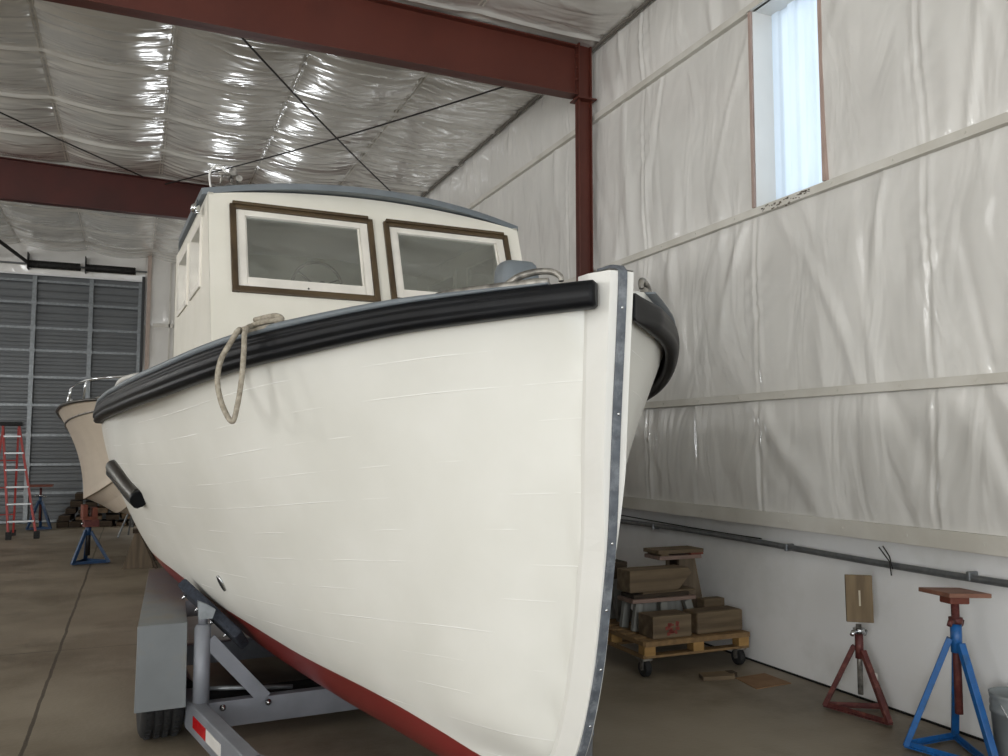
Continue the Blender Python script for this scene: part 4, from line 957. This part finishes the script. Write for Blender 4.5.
# brown cone-shaped crib stand behind the fender
r=thing('crib_stand','brown wooden splayed stand on the floor behind the trailer fender','stand',(.12,12.5,0))
MB().prism([(-.22,0),(.16,0),(.08,.45),(-.08,.45)],lambda u,v:(u,-.1,v),lambda u,v:(u*.9,.16,v)).build('body','timberz',r,bevel=.006)
MB().bar((.2,-.15,0),(.02,-.1,.42),.04,.03).build('leg','darklog',r)
MB().box(-.1,.1,-.08,.12,.45,.5).build('cap','darklog',r)
# lumber pile by the door: each log and plank is a thing
rr=random.Random(5)
lg=0
for row,(z,n) in enumerate(((.0,9),(.13,8),(.26,7),(.39,5),(.52,3))):
    for k in range(n):
        x=-1.25+k*.27+rr.uniform(-.006,.006)+row*.08; h=.125; ln=rr.uniform(.17,.235); h=rr.uniform(.07,.125)
        y=19.3+rr.uniform(-.08,.08)
        o=MB().box(-ln/2,ln/2,-.35,.35,0,h).build('timber_offcut','timbery' if rr.random()<.4 else 'darklog',None,bevel=.012); o.location=(x,y,z+.002*row); o.rotation_euler=(0,0,rr.uniform(-.08,.08))
        tag(o,'rough timber offcut in the dark wood pile against the far grey door','timber','timber offcuts piled by the far door')
# ================================================================== LIGHT
w=bpy.data.worlds.new('sky'); sc.world=w; w.use_nodes=True; nt=w.node_tree; bg=nt.nodes['Background']; bg.inputs[0].default_value=(.80,.90,1.0,1); bg.inputs[1].default_value=WORLD
def area(name,loc,rot,sx,sy,e,col=(1,1,1)):
    l=bpy.data.lights.new(name,'AREA'); l.shape='RECTANGLE'; l.size=sx; l.size_y=sy; l.energy=e; l.color=col
    o=bpy.data.objects.new(name,l); COL.objects.link(o); o.location=loc; o.rotation_euler=rot; return o
# added daylight from an unseen bay door, set to the rope's shadow direction (points +y)
area('added_bay_daylight',((OX0+OX1)/2,YF-.1,OZ/2+.1),(math.radians(90),0,math.radians(180+180)),OX1-OX0,OZ-.2,E_ADDED_BAY,(1,1,.99))
# added fill daylight, as from unseen high panels of the left wall (point +x)
for y in (-2,3,8,13,18):
    area('added_left_daylight',(XL+.05,y,4.1),(math.radians(90),0,math.radians(-90)),1.6,1.5,E_ADDED_LEFT,(1,1,.99))
    mb=MB(); mb.box(XL,XL+.04,y-.9,y-.8,3.3,4.9); mb.box(XL,XL+.04,y+.8,y+.9,3.3,4.9); mb.box(XL,XL+.04,y-.9,y+.9,4.85,4.95); mb.box(XL,XL+.04,y-.9,y+.9,3.25,3.35)
    struct(mb.build('trim_%d'%(40+int(y)),'batten'))  # frame round the added left-wall light
# added fill daylight from a second, unseen bay opening behind the camera
area('added_rear_daylight',(.8,YF-.1,2.25),(math.radians(90),0,0),6.0,4.2,E_ADDED_REAR,(.99,1,1))
# added window hidden by the boat, lit for glints on the ceiling film
wn=struct(MB().box(1.15,2.55,YB-.07,YB-.05,.95,2.35).build('added_window','translucent'))
mb=MB()
for a in (1.09,2.55): mb.box(a,a+.06,YB-.1,YB-.03,.89,2.41)
for z in (.89,2.35): mb.box(1.09,2.61,YB-.1,YB-.03,z,z+.06)
mb.box(1.82,1.88,YB-.1,YB-.03,.95,2.35); mb.build('window_frame','batten',wn)  # frame of the added back window
area('added_window_daylight',(1.85,YB-.11,1.65),(math.radians(-90),0,0),1.4,1.4,E_ADDED_WINDOW,(.95,.98,1))
# ================================================================== CAMERA
F=870.; cam=bpy.data.cameras.new('camera'); co=bpy.data.objects.new('camera',cam); COL.objects.link(co); sc.camera=co
cam.sensor_width=36; cam.lens=36*F/1008; cam.clip_start=.05; cam.clip_end=200
co.location=(0,0,1.6); co.rotation_euler=(math.radians(90)+math.atan(67/F),0,-math.atan(369/F))
vs=sc.view_settings; vs.view_transform='Standard'; vs.look='None'; vs.exposure=EXPO; vs.gamma=1; vs.use_curve_mapping=False
